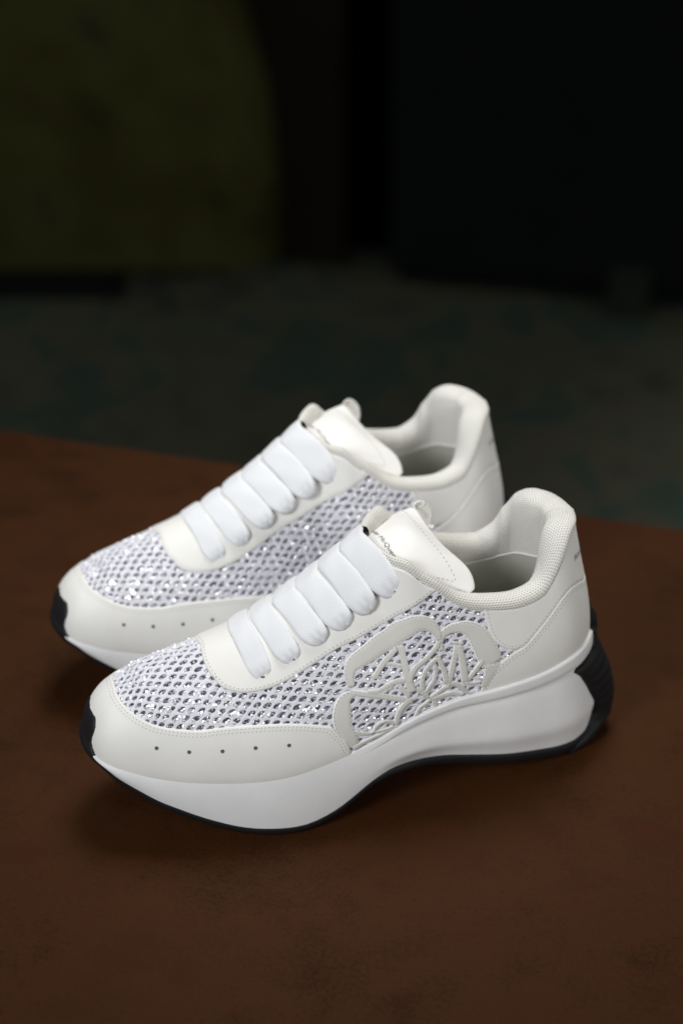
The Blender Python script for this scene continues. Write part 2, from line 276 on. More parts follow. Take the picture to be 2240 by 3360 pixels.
# ------------------------------------------------------------------ builders working on the body
SX, SY = 270.0, 68.0
def inside(poly, pts):
    x, y = pts[:, 0], pts[:, 1]; r = np.zeros(len(pts), bool)
    a = poly; c = np.roll(poly, -1, 0)
    for (x0, y0), (x1, y1) in zip(a, c):
        if y0 == y1: continue
        k = ((y0 > y) != (y1 > y)) & (x < (x1 - x0) * (y - y0) / (y1 - y0) + x0); r ^= k
    return r
def seg_dist(poly, pts):
    a = poly; d = np.roll(poly, -1, 0) - a; L = np.maximum((d * d).sum(1), 1e-12); out = np.empty(len(pts))
    for s in range(0, len(pts), 1500):
        p = pts[s:s + 1500]; t = np.clip(((p[:, None] - a[None]) * d[None]).sum(2) / L, 0, 1)
        out[s:s + 1500] = np.sqrt((((a[None] + t[..., None] * d[None]) - p[:, None]) ** 2).sum(2)).min(1)
    return out
def panel(name, poly_uw, thk, mat, parent, base=0.0, grid=1.9, rnd=.9):
    """a leather piece cut to poly_uw (u, w), lying on the body with a rounded cut edge"""
    poly = np.asarray(poly_uw, float) * [SX, SY]
    b = resample(np.vstack([poly, poly[:1]]), 1.0)[:-1]
    area2 = (b[:, 0] * np.roll(b[:, 1], -1) - np.roll(b[:, 0], -1) * b[:, 1]).sum()
    if area2 < 0: b = b[::-1].copy()
    t = unit(np.roll(b, -1, 0) - np.roll(b, 1, 0)); inw = np.stack([-t[:, 1], t[:, 0]], 1)
    pts = [b]
    for d in (.28, .7, 1.3):
        q = b + inw * d; k = inside(b, q); q = q[k]; q = q[seg_dist(b, q) > d * .88][::1 if d < 1 else 2]; pts.append(q)
    lo, hi = b.min(0), b.max(0); gx, gy = np.meshgrid(np.arange(lo[0], hi[0], grid), np.arange(lo[1], hi[1], grid * .87)); gx = gx + (np.arange(gx.shape[0]) % 2)[:, None] * grid / 2
    g = np.c_[gx.ravel(), gy.ravel()]; g = g[inside(b, g)]; g = g[seg_dist(b, g) > 1.9]; pts.append(g)
    P = np.vstack(pts); nb = len(b)
    r = delaunay_2d_cdt([Vector(p) for p in P], [(i, (i + 1) % nb) for i in range(nb)], [], 1, 1e-4)
    V = np.array([tuple(v) for v in r[0]]); F = [tuple(f) for f in r[2]]
    cent = np.array([V[list(f)].mean(0) for f in F]); ok = inside(b, cent); F = [f for f, k in zip(F, ok) if k]
    d = seg_dist(b, V); h = base + thk * (.45 + .55 * np.sqrt(1 - (1 - np.minimum(d / rnd, 1)) ** 2))
    u = np.clip(V[:, 0] / SX, 0, 1); w = np.clip(V[:, 1] / SY, -1, 1)
    X = body(u, w) + bnorm(u, w) * (h * MM)[:, None]
    cnt = {}
    for f in F:
        for i in range(len(f)):
            e = (f[i], f[(i + 1) % len(f)]); cnt[frozenset(e)] = (cnt.get(frozenset(e), (0, e))[0] + 1, e)
    be = [e for c, e in cnt.values() if c == 1]; bi = sorted({i for e in be for i in e}); m_ = {i: len(X) + j for j, i in enumerate(bi)}
    low = body(u[bi], w[bi]) + bnorm(u[bi], w[bi]) * ((base - .55) * MM)
    X = np.vstack([X, low]); F += [(e[1], e[0], m_[e[0]], m_[e[1]]) for e in be]
    return mesh_obj(name, X, F, mat, parent)
FACE_UW = BUV[BF].mean(1); FACE_N = bnorm(FACE_UW[:, 0], FACE_UW[:, 1])
def on_body(p):
    loc, nr, i, d = BVH.find_nearest(Vector(p)); return np.array(loc), FACE_N[i]
def curve3(uw, n_per=8, step=.4):
    c = smooth_curve(np.asarray(uw, float)[:, :2], n_per); return resample(body(np.clip(c[:, 0], 0, 1), np.clip(c[:, 1], -1, 1)), step * MM)
def ribbon(name, uww, thk, mat, parent, mirror_w=1):
    a = np.asarray(uww, float); c = smooth_curve(a, 6); P = body(np.clip(c[:, 0], 0, 1), np.clip(c[:, 1], -1, 1))
    q = resample(np.c_[P, c[:, 2:3] * .001 * 1.0], .9 * MM)
    P, wid = q[:, :3], q[:, 3] * 1000
    T = unit(np.gradient(P, axis=0)); ks = np.array([-1, -.985, -.88, -.4, .4, .88, .985, 1]); hs = np.array([-.4, .72, .97, 1, 1, .97, .72, -.4]) * thk
    V, n = [], len(P)
    for i in range(n):
        e = min(i, n - 1 - i); ww = wid[i] * (.72 if e == 0 else .93 if e == 1 else 1); hh = hs * 1.0
        if e == 0: hh = np.minimum(hh, .35 * thk)
        _, nr = on_body(P[i]); sd = unit(np.cross(nr, T[i]))
        for k, h in zip(ks, hh):
            l, n2 = on_body(P[i] + sd * k * ww * .5 * MM); V.append(l + n2 * h * MM)
    F = grid_faces(n, len(ks)); F += [tuple(range(len(ks))), tuple((n - 1) * len(ks) + j for j in range(len(ks)))[::-1]]
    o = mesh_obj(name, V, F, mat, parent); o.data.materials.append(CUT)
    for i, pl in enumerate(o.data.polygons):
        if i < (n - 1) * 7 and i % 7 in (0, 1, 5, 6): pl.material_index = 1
    return o
BOXF = [(0, 1, 2, 3), (4, 7, 6, 5), (0, 4, 5, 1), (1, 5, 6, 2), (2, 6, 7, 3), (3, 7, 4, 0)]
def stitch_run(P, Nn, pitch=2.0, ln=1.25, wd=.42, lift=0.0):
    """little thread bars along points P (m) with normals"""
    d = np.r_[0, np.cumsum(np.linalg.norm(np.diff(P, axis=0), axis=1))] * 1000; V, F = [], []
    for s in np.arange(.8, d[-1] - .5, pitch):
        p0 = np.array([np.interp(s - ln / 2, d, P[:, k]) for k in range(3)]); p1 = np.array([np.interp(s + ln / 2, d, P[:, k]) for k in range(3)])
        nr = unit(np.array([np.interp(s, d, Nn[:, k]) for k in range(3)])); t = unit(p1 - p0); sd = np.cross(nr, t) * wd / 2 * MM; b = len(V); up = nr * (lift + .14) * MM; dn = nr * (lift - .35) * MM
        m0, m1 = p0 + (p1 - p0) * .22, p0 + (p1 - p0) * .78
        V += [p0 + sd + dn, p1 + sd + dn, p1 - sd + dn, p0 - sd + dn, m0 + sd * .6 + up, m1 + sd * .6 + up, m1 - sd * .6 + up, m0 - sd * .6 + up]
        F += [tuple(i + b for i in f) for f in BOXF]
    return V, F
def stitches_uw(uw, offs, lift, **kw):
    P = curve3(uw); T = unit(np.gradient(P, axis=0)); V, F = [], []
    for o in offs:
        Q, M = [], []
        for p, t in zip(P[::2], T[::2]):
            _, nr = on_body(p); l, n2 = on_body(p + np.cross(nr, t) * o * MM); Q.append(l + n2 * lift * MM); M.append(n2)
        v, f = stitch_run(np.array(Q), np.array(M), **kw); b = len(V); V += v; F += [tuple(i + b for i in x) for x in f]
    return V, F
def stuff(o): o['kind'] = 'stuff'; return o
def join_vf(*vf):
    V, F = [], []
    for v, f in vf:
        b = len(V); V += list(v); F += [tuple(i + b for i in x) for x in f]
    return V, F
def mir(uw): return [(p[0], -p[1]) + tuple(p[2:]) for p in uw]

# ------------------------------------------------------------------ outlines of the pieces in (u, w)
EYE_S = [(.2335, 0.0)] + [tuple(p) for p in CURVES['eye_edge'] if p[1] > .06 and tuple(p) != (.239, .28)]
EYE_S = [EYE_S[i] for i in range(len(EYE_S) - 1)] + [(.590, .012)]
rimline = [(u, .012) for u in np.linspace(.585, .415, 24)]
EYE_POLY = EYE_S + rimline + [(.4065, 0.0)] + [(u, -w) for u, w in rimline[::-1]] + [(u, -w) for u, w in EYE_S[::-1]][:-1]
TAB = [tuple(p) for p in CURVES['tab_edge']]
SEAM = [(1.0, .52), (.97, .515)] + [tuple(p) for p in CURVES['seam']]
SEAM_S = SEAM
k_tab = min(range(len(SEAM_S)), key=lambda i: abs(SEAM_S[i][0] - TAB[-1][0]) + abs(SEAM_S[i][1] - TAB[-1][1]))
TAB_POLY = [(max(TAB[0][0], .684), .01)] + TAB[1:-1] + SEAM_S[:k_tab + 1][::-1] + [(1.0, .01)] + [(u, .01) for u in np.linspace(.99, .69, 30)]
COUNTER_POLY = SEAM_S + [(.64, 1.0)] + [(u, 1.0) for u in np.linspace(.66, 1, 24)]
_mu = [(0.0, .128)]
for p in CURVES['mud_edge']:
    if p[1] > .1 and p[0] > _mu[-1][0] + 8e-4: _mu.append((p[0], max(p[1], _mu[-1][1]) if p[0] > .27 else p[1]))
_mu[-1] = (.3432, 1.0); _mu = np.array(_mu)
def w_edge(u): return np.interp(np.asarray(u, float), _mu[:, 0], _mu[:, 1])

# ------------------------------------------------------------------ sole geometry
_BX = np.array([[9, 39], [14.2, 36.6], [20.4, 31.5], [29.7, 25.3], [38.5, 19.7], [48.7, 14.9], [61, 9.4], [73.4, 4.8], [84, 2.2], [95, .6], [103, -.1], [110, 0], [117.5, 1.6], [126, 4.9], [134.6, 10.2], [143.4, 16.4], [152, 20.4], [161, 22],
 [172.6, 21.6], [182, 19.6], [191.7, 17.2], [210, 12.7], [228, 8.6], [246, 5.2], [258, 3.6], [268, 3.2], [277, 4.5], [284, 7.5]])
def sole_z(x): 
    c = smooth_curve(_BX, 6); return np.interp(x, c[:, 0], c[:, 1])
_tt = np.concatenate([np.linspace(0, 4, 26)[:-1], np.linspace(4, 20, 80)[:-1], np.linspace(20, NS - 1, 46)])
def sole_lines(side):
    P0, _, _, _, n = SECT[0 if side > 0 else 1]
    p = cr(P0, _tt); nn = unit(cr(n, _tt)); x = p[:, 0]
    o = .9 + 1.9 * sstep(x, 135, 175)
    E = p + np.c_[nn * o[:, None], .3 + 0 * o]
    B = E.copy(); B[:, 0] += 8.5 * sstep(x, 232, 275); B[:, 2] = sole_z(B[:, 0])
    tap = 3.2 * sstep(x, 150, 190) * (1 - .5 * sstep(x, 240, 270)) - 1.3 * np.exp(-((x - 95) / 28) ** 2)
    B[:, :2] -= nn * tap[:, None]
    return E, B, nn
FS = np.array([-.07, -.035, 0, .012, .03, .06, .10, .135, .145, .1465, .155, .157, .17, .19, .24, .31, .4, .5, .6, .68, .73, .78, .84, .9, .95, .985, 1.0])
def midsole_pts(side):
    E, B, nn = sole_lines(side); x = E[:, 0:1]; k = sstep(x, 141, 172)
    f = FS[None]; fc = np.clip(f, 0, 1)
    fore = .3 + 1.7 * np.sin(np.pi * np.clip(fc, 0, 1)) ** .8 * (1 - .3 * fc)
    heel = np.interp(fc, [0, .012, .06, .135, .145, .155, .157, .19, .26, .38, .55, .7, .76, .86, .95, 1], [-1.3, -.2, 0, -.1, -.4, -3.3, -3.4, -2.2, -1.3, -.6, .2, 1.0, .5, -1.2, -2.2, -2.6])
    off = fore * (1 - k) + heel * k
    off = np.where(f < 0, -4 * (f / -.07) - 1.2, off)
    off = np.where(f == 0, np.where(k > .3, -1.3, -.5), off)
    z = E[:, 2:3] * (1 - fc) + B[:, 2:3] * fc + np.where(f < 0, .2, 0)
    xy = E[:, None, :2] * (1 - fc[..., None]) + B[:, None, :2] * fc[..., None] + nn[:, None] * off[..., None]
    return np.concatenate([xy, z[..., None]], 2) * MM
def ring_mesh(fn):
    """lateral toe->heel and medial heel->toe stations as one closed ring of columns"""
    a, b = fn(1), fn(-1); return np.concatenate([a, b[-2:0:-1]], 0)
def outsole_pts(side):
    E, B, nn = sole_lines(side); z = B[:, 2]; heel = sstep(B[:, 0], 165, 200); back = 1.9 * heel
    prof = [(-.6 - 0, 1.5), (.45, 1.4), (.8, .7), (.9, -.6), (.3, -2.6), (-1.2, -3.4), (-6, -3.7)]
    out = []
    g = GROUND / MM
    for o, dz in prof:
        zz = z + dz - (heel * 1.6 if dz < -2 else 0); zz = np.maximum(zz, g + .02); out.append(np.c_[B[:, :2] + nn * (o - back)[:, None], zz])
    c = B.copy(); c[:, 1] *= .72; c[:, 0] = 140 + (c[:, 0] - 140) * .97; c[:, 2] = np.maximum(z - 3.8 - heel * 4.5, g + .02); out.append(c)
    c2 = B.copy(); c2[:, 1] *= .3; c2[:, 0] = 140 + (c2[:, 0] - 140) * .95; c2[:, 2] = np.maximum(z - 3.8 - heel * 5, g + .02); out.append(c2)
    c3 = c2.copy(); c3[:, 1] = 0; out.append(c3)
    return np.stack(out, 1) * MM
MID = ring_mesh(midsole_pts)
_mf = grid_faces(len(MID), len(FS), close_u=True)
MID_BVH = BVHTree.FromPolygons([tuple(p) for p in MID.reshape(-1, 3)], _mf)
# ------------------------------------------------------------------ the parts of one shoe
def first_hit(o, d):
    best = None
    for t in (BVH, MID_BVH):
        l, n, i, ds = t.ray_cast(Vector(o), Vector(d))
        if l is not None and (best is None or ds > best[2]): best = (np.array(l), np.array(n), ds)
    return best
def b_mudguard(root):
    us = np.concatenate([np.linspace(0, .30, 110), np.linspace(.302, .3430, 40)]); ns = 22
    s = 1 - (1 - np.linspace(0, 1, ns)) ** 1.5; ue = np.linspace(0, .343, 420)
    V, F = [], []
    for side in (1, -1):
        w = np.maximum(1 - s[None] * (1 - w_edge(us)[:, None]), 1e-6) * side; U = np.repeat(us[:, None], ns, 1)
        P = body(U, w); n = bnorm(U, w); ed = body(ue, side * np.minimum(w_edge(ue), 1))
        if side < 0: ed = np.vstack([ed, body(ue[:60], w_edge(ue[:60]))])
        else: ed = np.vstack([ed, body(ue[:60], -w_edge(ue[:60]))])
        D = np.array([np.linalg.norm(ed - p, axis=1).min() for p in P.reshape(-1, 3)]).reshape(P.shape[:2]) * 1000
        h = 1.5 * (.4 + .6 * np.sqrt(1 - (1 - np.minimum(D / 1.0, 1)) ** 2))
        n[0] = unit(n[0] * [1, 0, 1])
        X = P + n * (h * MM)[..., None]; X[0] = X[0] * [1, 0, 1]
        low = P[:, -1] - n[:, -1] * .5 * MM; low[0] *= [1, 0, 1]
        X = np.concatenate([X, low[:, None]], 1); b = len(V); V += list(X.reshape(-1, 3)); F += [tuple(i + b for i in f) for f in grid_faces(len(us), ns + 1, flip=side < 0)]
    o = mesh_obj('toe_guard', V, F, LEATHER, root, weld=2e-5)
    uwl = [(u, float(w_edge(u))) for u in np.linspace(.0, .342, 80)]
    st = []
    for sgn in (1, -1):
        uw = [(u, w * sgn) for u, w in uwl]
        k = 1 if SIDE_TEST(uw, sgn) else -1; st.append(stitches_uw(uw, [k * 1.5, k * 3.1], 1.5, pitch=1.95, ln=1.05))
    stuff(mesh_obj('stitching', *join_vf(*st), THREAD, o, smooth=False))
    a = np.linspace(0, 2 * math.pi, 17)[:-1]
    for sgn in (1, -1):
        for u, w in CURVES['perf']:
            p, n = on_body(body(u, w * sgn)); t = unit(np.cross(n, [0, 0, 1])); s_ = np.cross(n, t); rr = 1.0
            V = [p + n * 1.62 * MM + (t * math.cos(x) + s_ * math.sin(x)) * rr * MM for x in a] + [p + n * 1.56 * MM + (t * math.cos(x) + s_ * math.sin(x)) * rr * .8 * MM for x in a] + [p + n * 1.54 * MM]
            F = [(i, (i + 1) % 16, 16 + (i + 1) % 16, 16 + i) for i in range(16)] + [(16 + i, 16 + (i + 1) % 16, 32) for i in range(16)]
            mesh_obj('perforation', V, F, HOLE, o)
    return o
def SIDE_TEST(uw, sgn):
    """True when cross(normal, tangent) points from the edge towards the feather line"""
    i = len(uw) // 2; p = body(*uw[i]); q = body(*uw[i + 1]); _, n = on_body(p); d = np.cross(n, unit(q - p)); return (p + d * .002)[2] < p[2]

def b_lattice(root, sgn, gems_max=300, seed=3):
    """the white mesh: a sheet of rhombic cells, each with an oval hole, plus rhinestones on the hole rims"""
    R = 50.0; A = np.array([4.72, 1.52]); B = np.array([-3.24, 3.2]); rng = random.Random(seed)
    z0 = lambda a: 36 + (a - 45) * .1
    gx = np.arange(20, 246, 5.0); gt = np.radians(np.arange(-104, 105, 2.0)); arc = np.zeros((len(gx), len(gt)))
    for ix, x in enumerate(gx):
        xx = max(x, 45); P = np.full((len(gt), 3), np.nan)
        for it, th in enumerate(gt):
            l, n, i, ds = BVH.ray_cast(Vector((xx * MM, 0, z0(xx) * MM)), Vector((0, math.sin(th), math.cos(th))))
            if l is not None: P[it] = l
        st = np.linalg.norm(np.diff(P, axis=0), axis=1) * 1000; st = np.where(np.isnan(st) | (st > 5), R * (gt[1] - gt[0]), st)
        a_ = np.r_[0, np.cumsum(st)]; i0 = np.argmin(abs(gt - sgn * math.radians(45))); arc[ix] = a_ - a_[i0] + R * gt[i0]
    for _ in range(3): arc[1:-1] = (arc[:-2] + 2 * arc[1:-1] + arc[2:]) / 4
    def theta(a, Y):
        k = np.clip((a - gx[0]) / 5.0, 0, len(gx) - 1.001); i = int(k); f = k - i
        return float(np.interp(Y, arc[i] * (1 - f) + arc[i + 1] * f, gt))
    def chart(a, th):
        if a >= 45: return np.array([a, 0, z0(a)]), np.array([0, math.sin(th), math.cos(th)])
        ph = (45 - a) / R; return np.array([45, 0, 36.]), np.array([-math.sin(ph), math.cos(ph) * math.sin(th), math.cos(ph) * math.cos(th)])
    cache = {}
    def lift(X, Y, ref=None):
        key = (round(X, 2), round(Y, 2), ref is None)
        if key not in cache:
            o, d = chart(X, theta(X, sgn * Y)); l, n, i, ds = BVH.ray_cast(Vector(o * MM), Vector(d))
            if l is None and ref is not None:
                q = Vector(o * MM) + Vector(d) * float(np.linalg.norm(ref - o * MM)); l, n, i, ds = BVH.find_nearest(q)
            if l is None: cache[key] = None
            else:
                uw = FACE_UW[i]; n = np.array(n); n = n if n @ d > 0 else -n; cache[key] = (np.array(l), n, uw)
        return cache[key]
    ang = math.radians(-13); ca, sa = math.cos(ang), math.sin(ang); K = 16
    d1, d2 = (A - B) / 2, (A + B) / 2; corners = [d1, d2, -d1, -d2]
    bd = [corners[i] + (corners[(i + 1) % 4] - corners[i]) * t / 4 for i in range(4) for t in range(4)]
    ph0 = [math.atan2(-sa * p[0] + ca * p[1], ca * p[0] + sa * p[1]) for p in bd]
    eyep = np.array(EYE_POLY) ; tabp = np.array(TAB_POLY); cntp = np.array(COUNTER_POLY)
    V, F, stones = [], [], []; vid = {}
    pet = []
    for k in EMBLEM:
        c_ = smooth_curve(np.array(EMBLEM[k]), 8); pet.append(np.c_[body(np.clip(c_[:, 0], 0, 1), np.clip(c_[:, 1], 0, 1)), c_[:, 2] * .5 * MM])
    pet = np.vstack(pet)
    def covered(p, uw):
        q = np.array([[uw[0], uw[1]]]); qa = abs(q)
        if (uw[0] < .343 and abs(uw[1]) > w_edge(uw[0]) - .01) or inside(eyep, q)[0] or inside(tabp, qa)[0] or inside(cntp, qa)[0]: return True
        return bool((np.linalg.norm(pet[:, :3] - p, axis=1) < pet[:, 3] + .0005).any())
    for i in range(-76, 98):
        for j in range(-66, 78):
            c = np.array([95, 20.]) + A * i + B * j
            if not (14 < c[0] < 240 and -110 < c[1] < 112): continue
            h = lift(*c)
            if h is None:
                for dy in (1.5, 3, 4.5):
                    hr = lift(c[0], c[1] + dy)
                    if hr is not None: h = lift(*c, ref=hr[0]); break
            if h is None: continue
            u, w = h[2]
            q = np.array([[u, w]]); qa = np.array([[u, abs(w)]])
            hidden = u < .343 and abs(w) > w_edge(u) + .075
            def deep(poly, p): return inside(poly, p)[0] and seg_dist(poly * [SX, SY], p * [SX, SY])[0] > 4.5
            if hidden or deep(eyep, q) or deep(tabp, qa) or deep(cntp, qa): continue
            jit = 1 + rng.uniform(-.07, .07); hole = []
            rings = [(None, .62), (1.18, .64), (1.0, .46), (.95, .0)]; ids = []; bad = False
            for rs, hh in rings:
                row = []
                for kk in range(K):
                    if rs is None: p = c + bd[kk]
                    else:
                        ex, ey = 2.12 * rs * jit * math.cos(ph0[kk]), 1.22 * rs * jit * math.sin(ph0[kk]); p = c + np.array([ca * ex - sa * ey, sa * ex + ca * ey])
                    g = lift(*p, ref=h[0])
                    if g is None: bad = True; break
                    if rs is None:
                        key = (round(p[0], 2), round(p[1], 2))
                        if key not in vid: vid[key] = len(V); V.append(g[0] + g[1] * hh * MM)
                        row.append(vid[key])
                    else: row.append(len(V)); V.append(g[0] + g[1] * hh * MM)
                if bad: break
                ids.append(row)
            if bad: continue
            for r_ in range(3):
                for kk in range(K): F.append((ids[r_][kk], ids[r_][(kk + 1) % K], ids[r_ + 1][(kk + 1) % K], ids[r_ + 1][kk]))
            # stones: in drifts, along the lower rim of the holes
            dens = .5 + .5 * math.sin(c[0] * .21 + 1.3) * math.sin(c[1] * .17 + c[0] * .05)
            if c[0] < 84: dens = dens * .5 - .42 + .75 * float(sstep(c[1], 2, 36)) + (.25 if c[1] > 30 else 0)
            if rng.random() < .72 + .5 * dens:
                n_s = rng.choice([2, 2, 3, 3, 4]) if dens > .45 else rng.choice([1, 1, 1, 2]); ph = rng.uniform(.2, 2.6)
                for s_ in range(n_s):
                    rr = rng.uniform(.62, 1.08); ex, ey = 1.68 * math.cos(ph), .94 * math.sin(ph); p = c + np.array([ca * ex - sa * ey, sa * ex + ca * ey]); g = lift(*p)
                    ph += rng.uniform(.65, .95)
                    if g is not None and not covered(g[0], g[2]): stones.append((g[0] + g[1] * rng.uniform(.25, .5) * MM, g[1], rr, p[1]))
    o = mesh_obj('mesh_fabric', V, F, FABRIC, root)
    # one cut stone, shared
    a8 = np.linspace(0, 2 * math.pi, 9)[:-1]
    gv = [(.52 * math.cos(a), .52 * math.sin(a), .8) for a in a8] + [(.93 * math.cos(a + .39), .93 * math.sin(a + .39), .3) for a in a8] + [(math.cos(a + .39), math.sin(a + .39), -.2) for a in a8]
    gf = [tuple(range(8))] + [(i, 8 + i, (i + 1) % 8) for i in range(8)] + [((i + 1) % 8, 8 + i, 8 + (i + 1) % 8) for i in range(8)] + [(8 + i, 16 + i, 16 + (i + 1) % 8, 8 + (i + 1) % 8) for i in range(8)]
    gme = bpy.data.meshes.new('rhinestone'); gme.from_pydata(gv, [], gf); gme.materials.append(GEM)
    stones.sort(key=lambda s: -(s[3] + 30 * s[2])); rest_v, rest_f = [], []
    for k, (p, n, rr, _) in enumerate(stones):
        t = Vector(n) + Vector((rng.uniform(-.5, .5), rng.uniform(-.5, .5), rng.uniform(-.5, .5))); M = Matrix.LocRotScale(Vector(p), t.to_track_quat('Z', 'Y') @ Matrix.Rotation(rng.uniform(0, 6), 3, 'Z').to_quaternion(), (rr * MM,) * 3)
        if k < gems_max:
            g = bpy.data.objects.new('rhinestone', gme); COL.objects.link(g); g.parent = root; g.matrix_basis = M
        else:
            b = len(rest_v); rest_v += [M @ Vector(v) for v in gv]; rest_f += [tuple(i + b for i in f) for f in gf]
    if rest_v: stuff(mesh_obj('scattered_rhinestones', rest_v, rest_f, GEM, root, smooth=False))
    return o, len(stones)

FAR_RISE = ([11.6, 13, 15, 17, 18, 19, 20, 21, 22, 23, 24, 25, 26, 27], [0, 2.5, 2.5, 3.5, 3.2, 2.6, 2.6, 6.5, 12.2, 12.2, 8.5, 4.5, 1.5, 0])      # the collar stands higher on the side away from the camera
def b_collar(root, sgn):
    """padded roll round the opening, its lining, the piping of the lining and the insole"""
    ks = np.concatenate([np.linspace(11.6, 20, 60)[:-1], np.linspace(20, NS - 1, 50)])
    def rim(side):
        P3 = cr(SECT[0 if side > 0 else 1][3], ks)
        return P3 + (np.c_[np.interp(ks, [20, 22, 24, 27], [0, -2.5, -2, 0]), 0 * ks, np.interp(ks, *FAR_RISE)] if side != sgn else 0)
    a, b = rim(1), rim(-1); R = np.concatenate([a, b[-2::-1]]); kk = np.concatenate([ks, ks[-2::-1]])
    T = np.gradient(R, axis=0); T = unit(T); n = np.stack([T[:, 1], -T[:, 0]], 1); 
    # outward normal in plan, smoothed towards the sides at the throat
    ctr = np.c_[np.clip(R[:, 0], 0, 236), np.zeros(len(R))]; ref = R[:, :2] - ctr; sg = np.sign((n * ref).sum(1)); n = unit(n * sg[:, None])
    for _ in range(6): n[1:-1] = unit(n[:-2] + 2 * n[1:-1] + n[2:])
    hs = np.interp(kk, [11.6, 13, 15, 17, 19, 21, 23, 25, 27], [.3, .34, .45, .75, .95, 1.0, 1.05, 1.15, 1.15])
    vs = np.interp(kk, [11.6, 13, 15, 17, 19, 21, 23, 25, 27], [.35, .42, .5, .55, .62, .72, .8, .48, .3])
    far = np.r_[np.full(len(ks), 1.0), np.full(len(ks) - 1, -1.0)] != sgn
    rise = np.where(far, np.interp(kk, *FAR_RISE), 0)
    for _ in range(4): vs[1:-1] = (vs[:-2] + 2 * vs[1:-1] + vs[2:]) / 4
    prof = [(-.6, -2.2), (.7, -1.6), (1.3, .3), (1.3, 2.6), (.5, 5.4), (-1.0, 7.6), (-3.6, 8.9), (-6.4, 8.7), (-9, 6.9), (-10.9, 3.6), (-11.8, -.8), (-12.0, -6), (-11.6, -12), (-11, -18), (-10.4, -23), (-9.8, -27)]
    V = np.zeros((len(R), len(prof), 3))
    hs = hs * np.where(far, np.interp(kk, [11.6, 12.5, 15, 18], [1.3, 1.9, 1.6, 1]), 1); vs = vs * np.where(far, np.interp(kk, [11.6, 12.5, 15, 18], [1.3, 1.9, 1.4, 1]), 1)
    zp = np.interp(kk, [11.6, 15, 18, 20, 21, 22, 23, 24, 25, 27], [92, 92, 93, 95.5, 97.2, 99, 100.8, 102.4, 103.6, 104.3])
    for _ in range(25): zp[1:-1] = (zp[:-2] + 2 * zp[1:-1] + zp[2:]) / 4
    for j, (o, z) in enumerate(prof):
        zz = R[:, 2] + z * vs if z > 0 else R[:, 2] + z if o > -5 else R[:, 2] + (zp - R[:, 2]) * (-z / 27); V[:, j, :2] = R[:, :2] + n * (o * hs)[:, None]; V[:, j, 2] = zz - (rise + 1 if j == 0 else 0)
    # keep the inside from folding over at the back
    dU = np.r_[0, np.cumsum(np.linalg.norm(np.diff(R, axis=0), axis=1))] * MM; pr = np.array(prof); dV = np.r_[0, np.cumsum(np.linalg.norm(np.diff(pr, axis=0), axis=1))] * MM
    dV = np.concatenate([np.zeros((len(R), 1)), np.cumsum(np.linalg.norm(np.diff(V, axis=1), axis=2), axis=1)], 1) * MM; dV = dV - dV[:, 7:8] + .1
    uv = np.stack([np.repeat(dU[:, None], len(prof), 1), dV], 2).reshape(-1, 2)
    col = mesh_obj('padded_collar', V.reshape(-1, 3) * MM, grid_faces(len(R), len(prof)), KNIT, root, uv=uv)
    # smooth lining down to the insole
    low = V[:, -1]; rows = [low + [0, 0, .2]]
    foot = np.concatenate([cr(SECT[0][0], ks), cr(SECT[1][0], ks)[-2::-1]]); nf = np.concatenate([unit(cr(SECT[0][4], ks)), unit(cr(SECT[1][4], ks))[-2::-1]])
    base = foot.copy(); base[:, :2] -= nf * 5.0; base[:, 2] = 68
    for t in np.linspace(.12, 1, 8): rows.append(low * (1 - t) + base * t + np.c_[nf * 0, 0 * t + np.zeros(len(R))])
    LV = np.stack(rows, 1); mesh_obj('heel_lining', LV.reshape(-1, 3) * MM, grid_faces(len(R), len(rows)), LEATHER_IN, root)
    ring = []
    for th in np.linspace(0, 2 * math.pi, 7)[:-1]: ring.append(low + np.c_[n * (.2 + .75 * math.cos(th)), .75 * np.sin(th) + np.zeros(len(R))])
    PV = np.stack(ring + ring[:1], 1); mesh_obj('piping', PV.reshape(-1, 3) * MM, grid_faces(len(R), 7), LEATHER, root)
    h = len(ks); L, M_ = base[:h], base[h - 1:][::-1]
    ext = np.linspace(110, base[0, 0], 8)[:-1]; pts = []
    for x in ext: pts.append([np.array([x, y * 30, 68.]) for y in (1, .5, 0, -.5, -1)])
    for i in range(h): pts.append([L[i] * (1 - t) + M_[i] * t for t in (0, .25, .5, .75, 1)])
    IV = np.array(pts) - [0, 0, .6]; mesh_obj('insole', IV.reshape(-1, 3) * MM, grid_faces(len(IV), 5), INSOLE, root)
    # stitches where the roll meets the leather
    return col

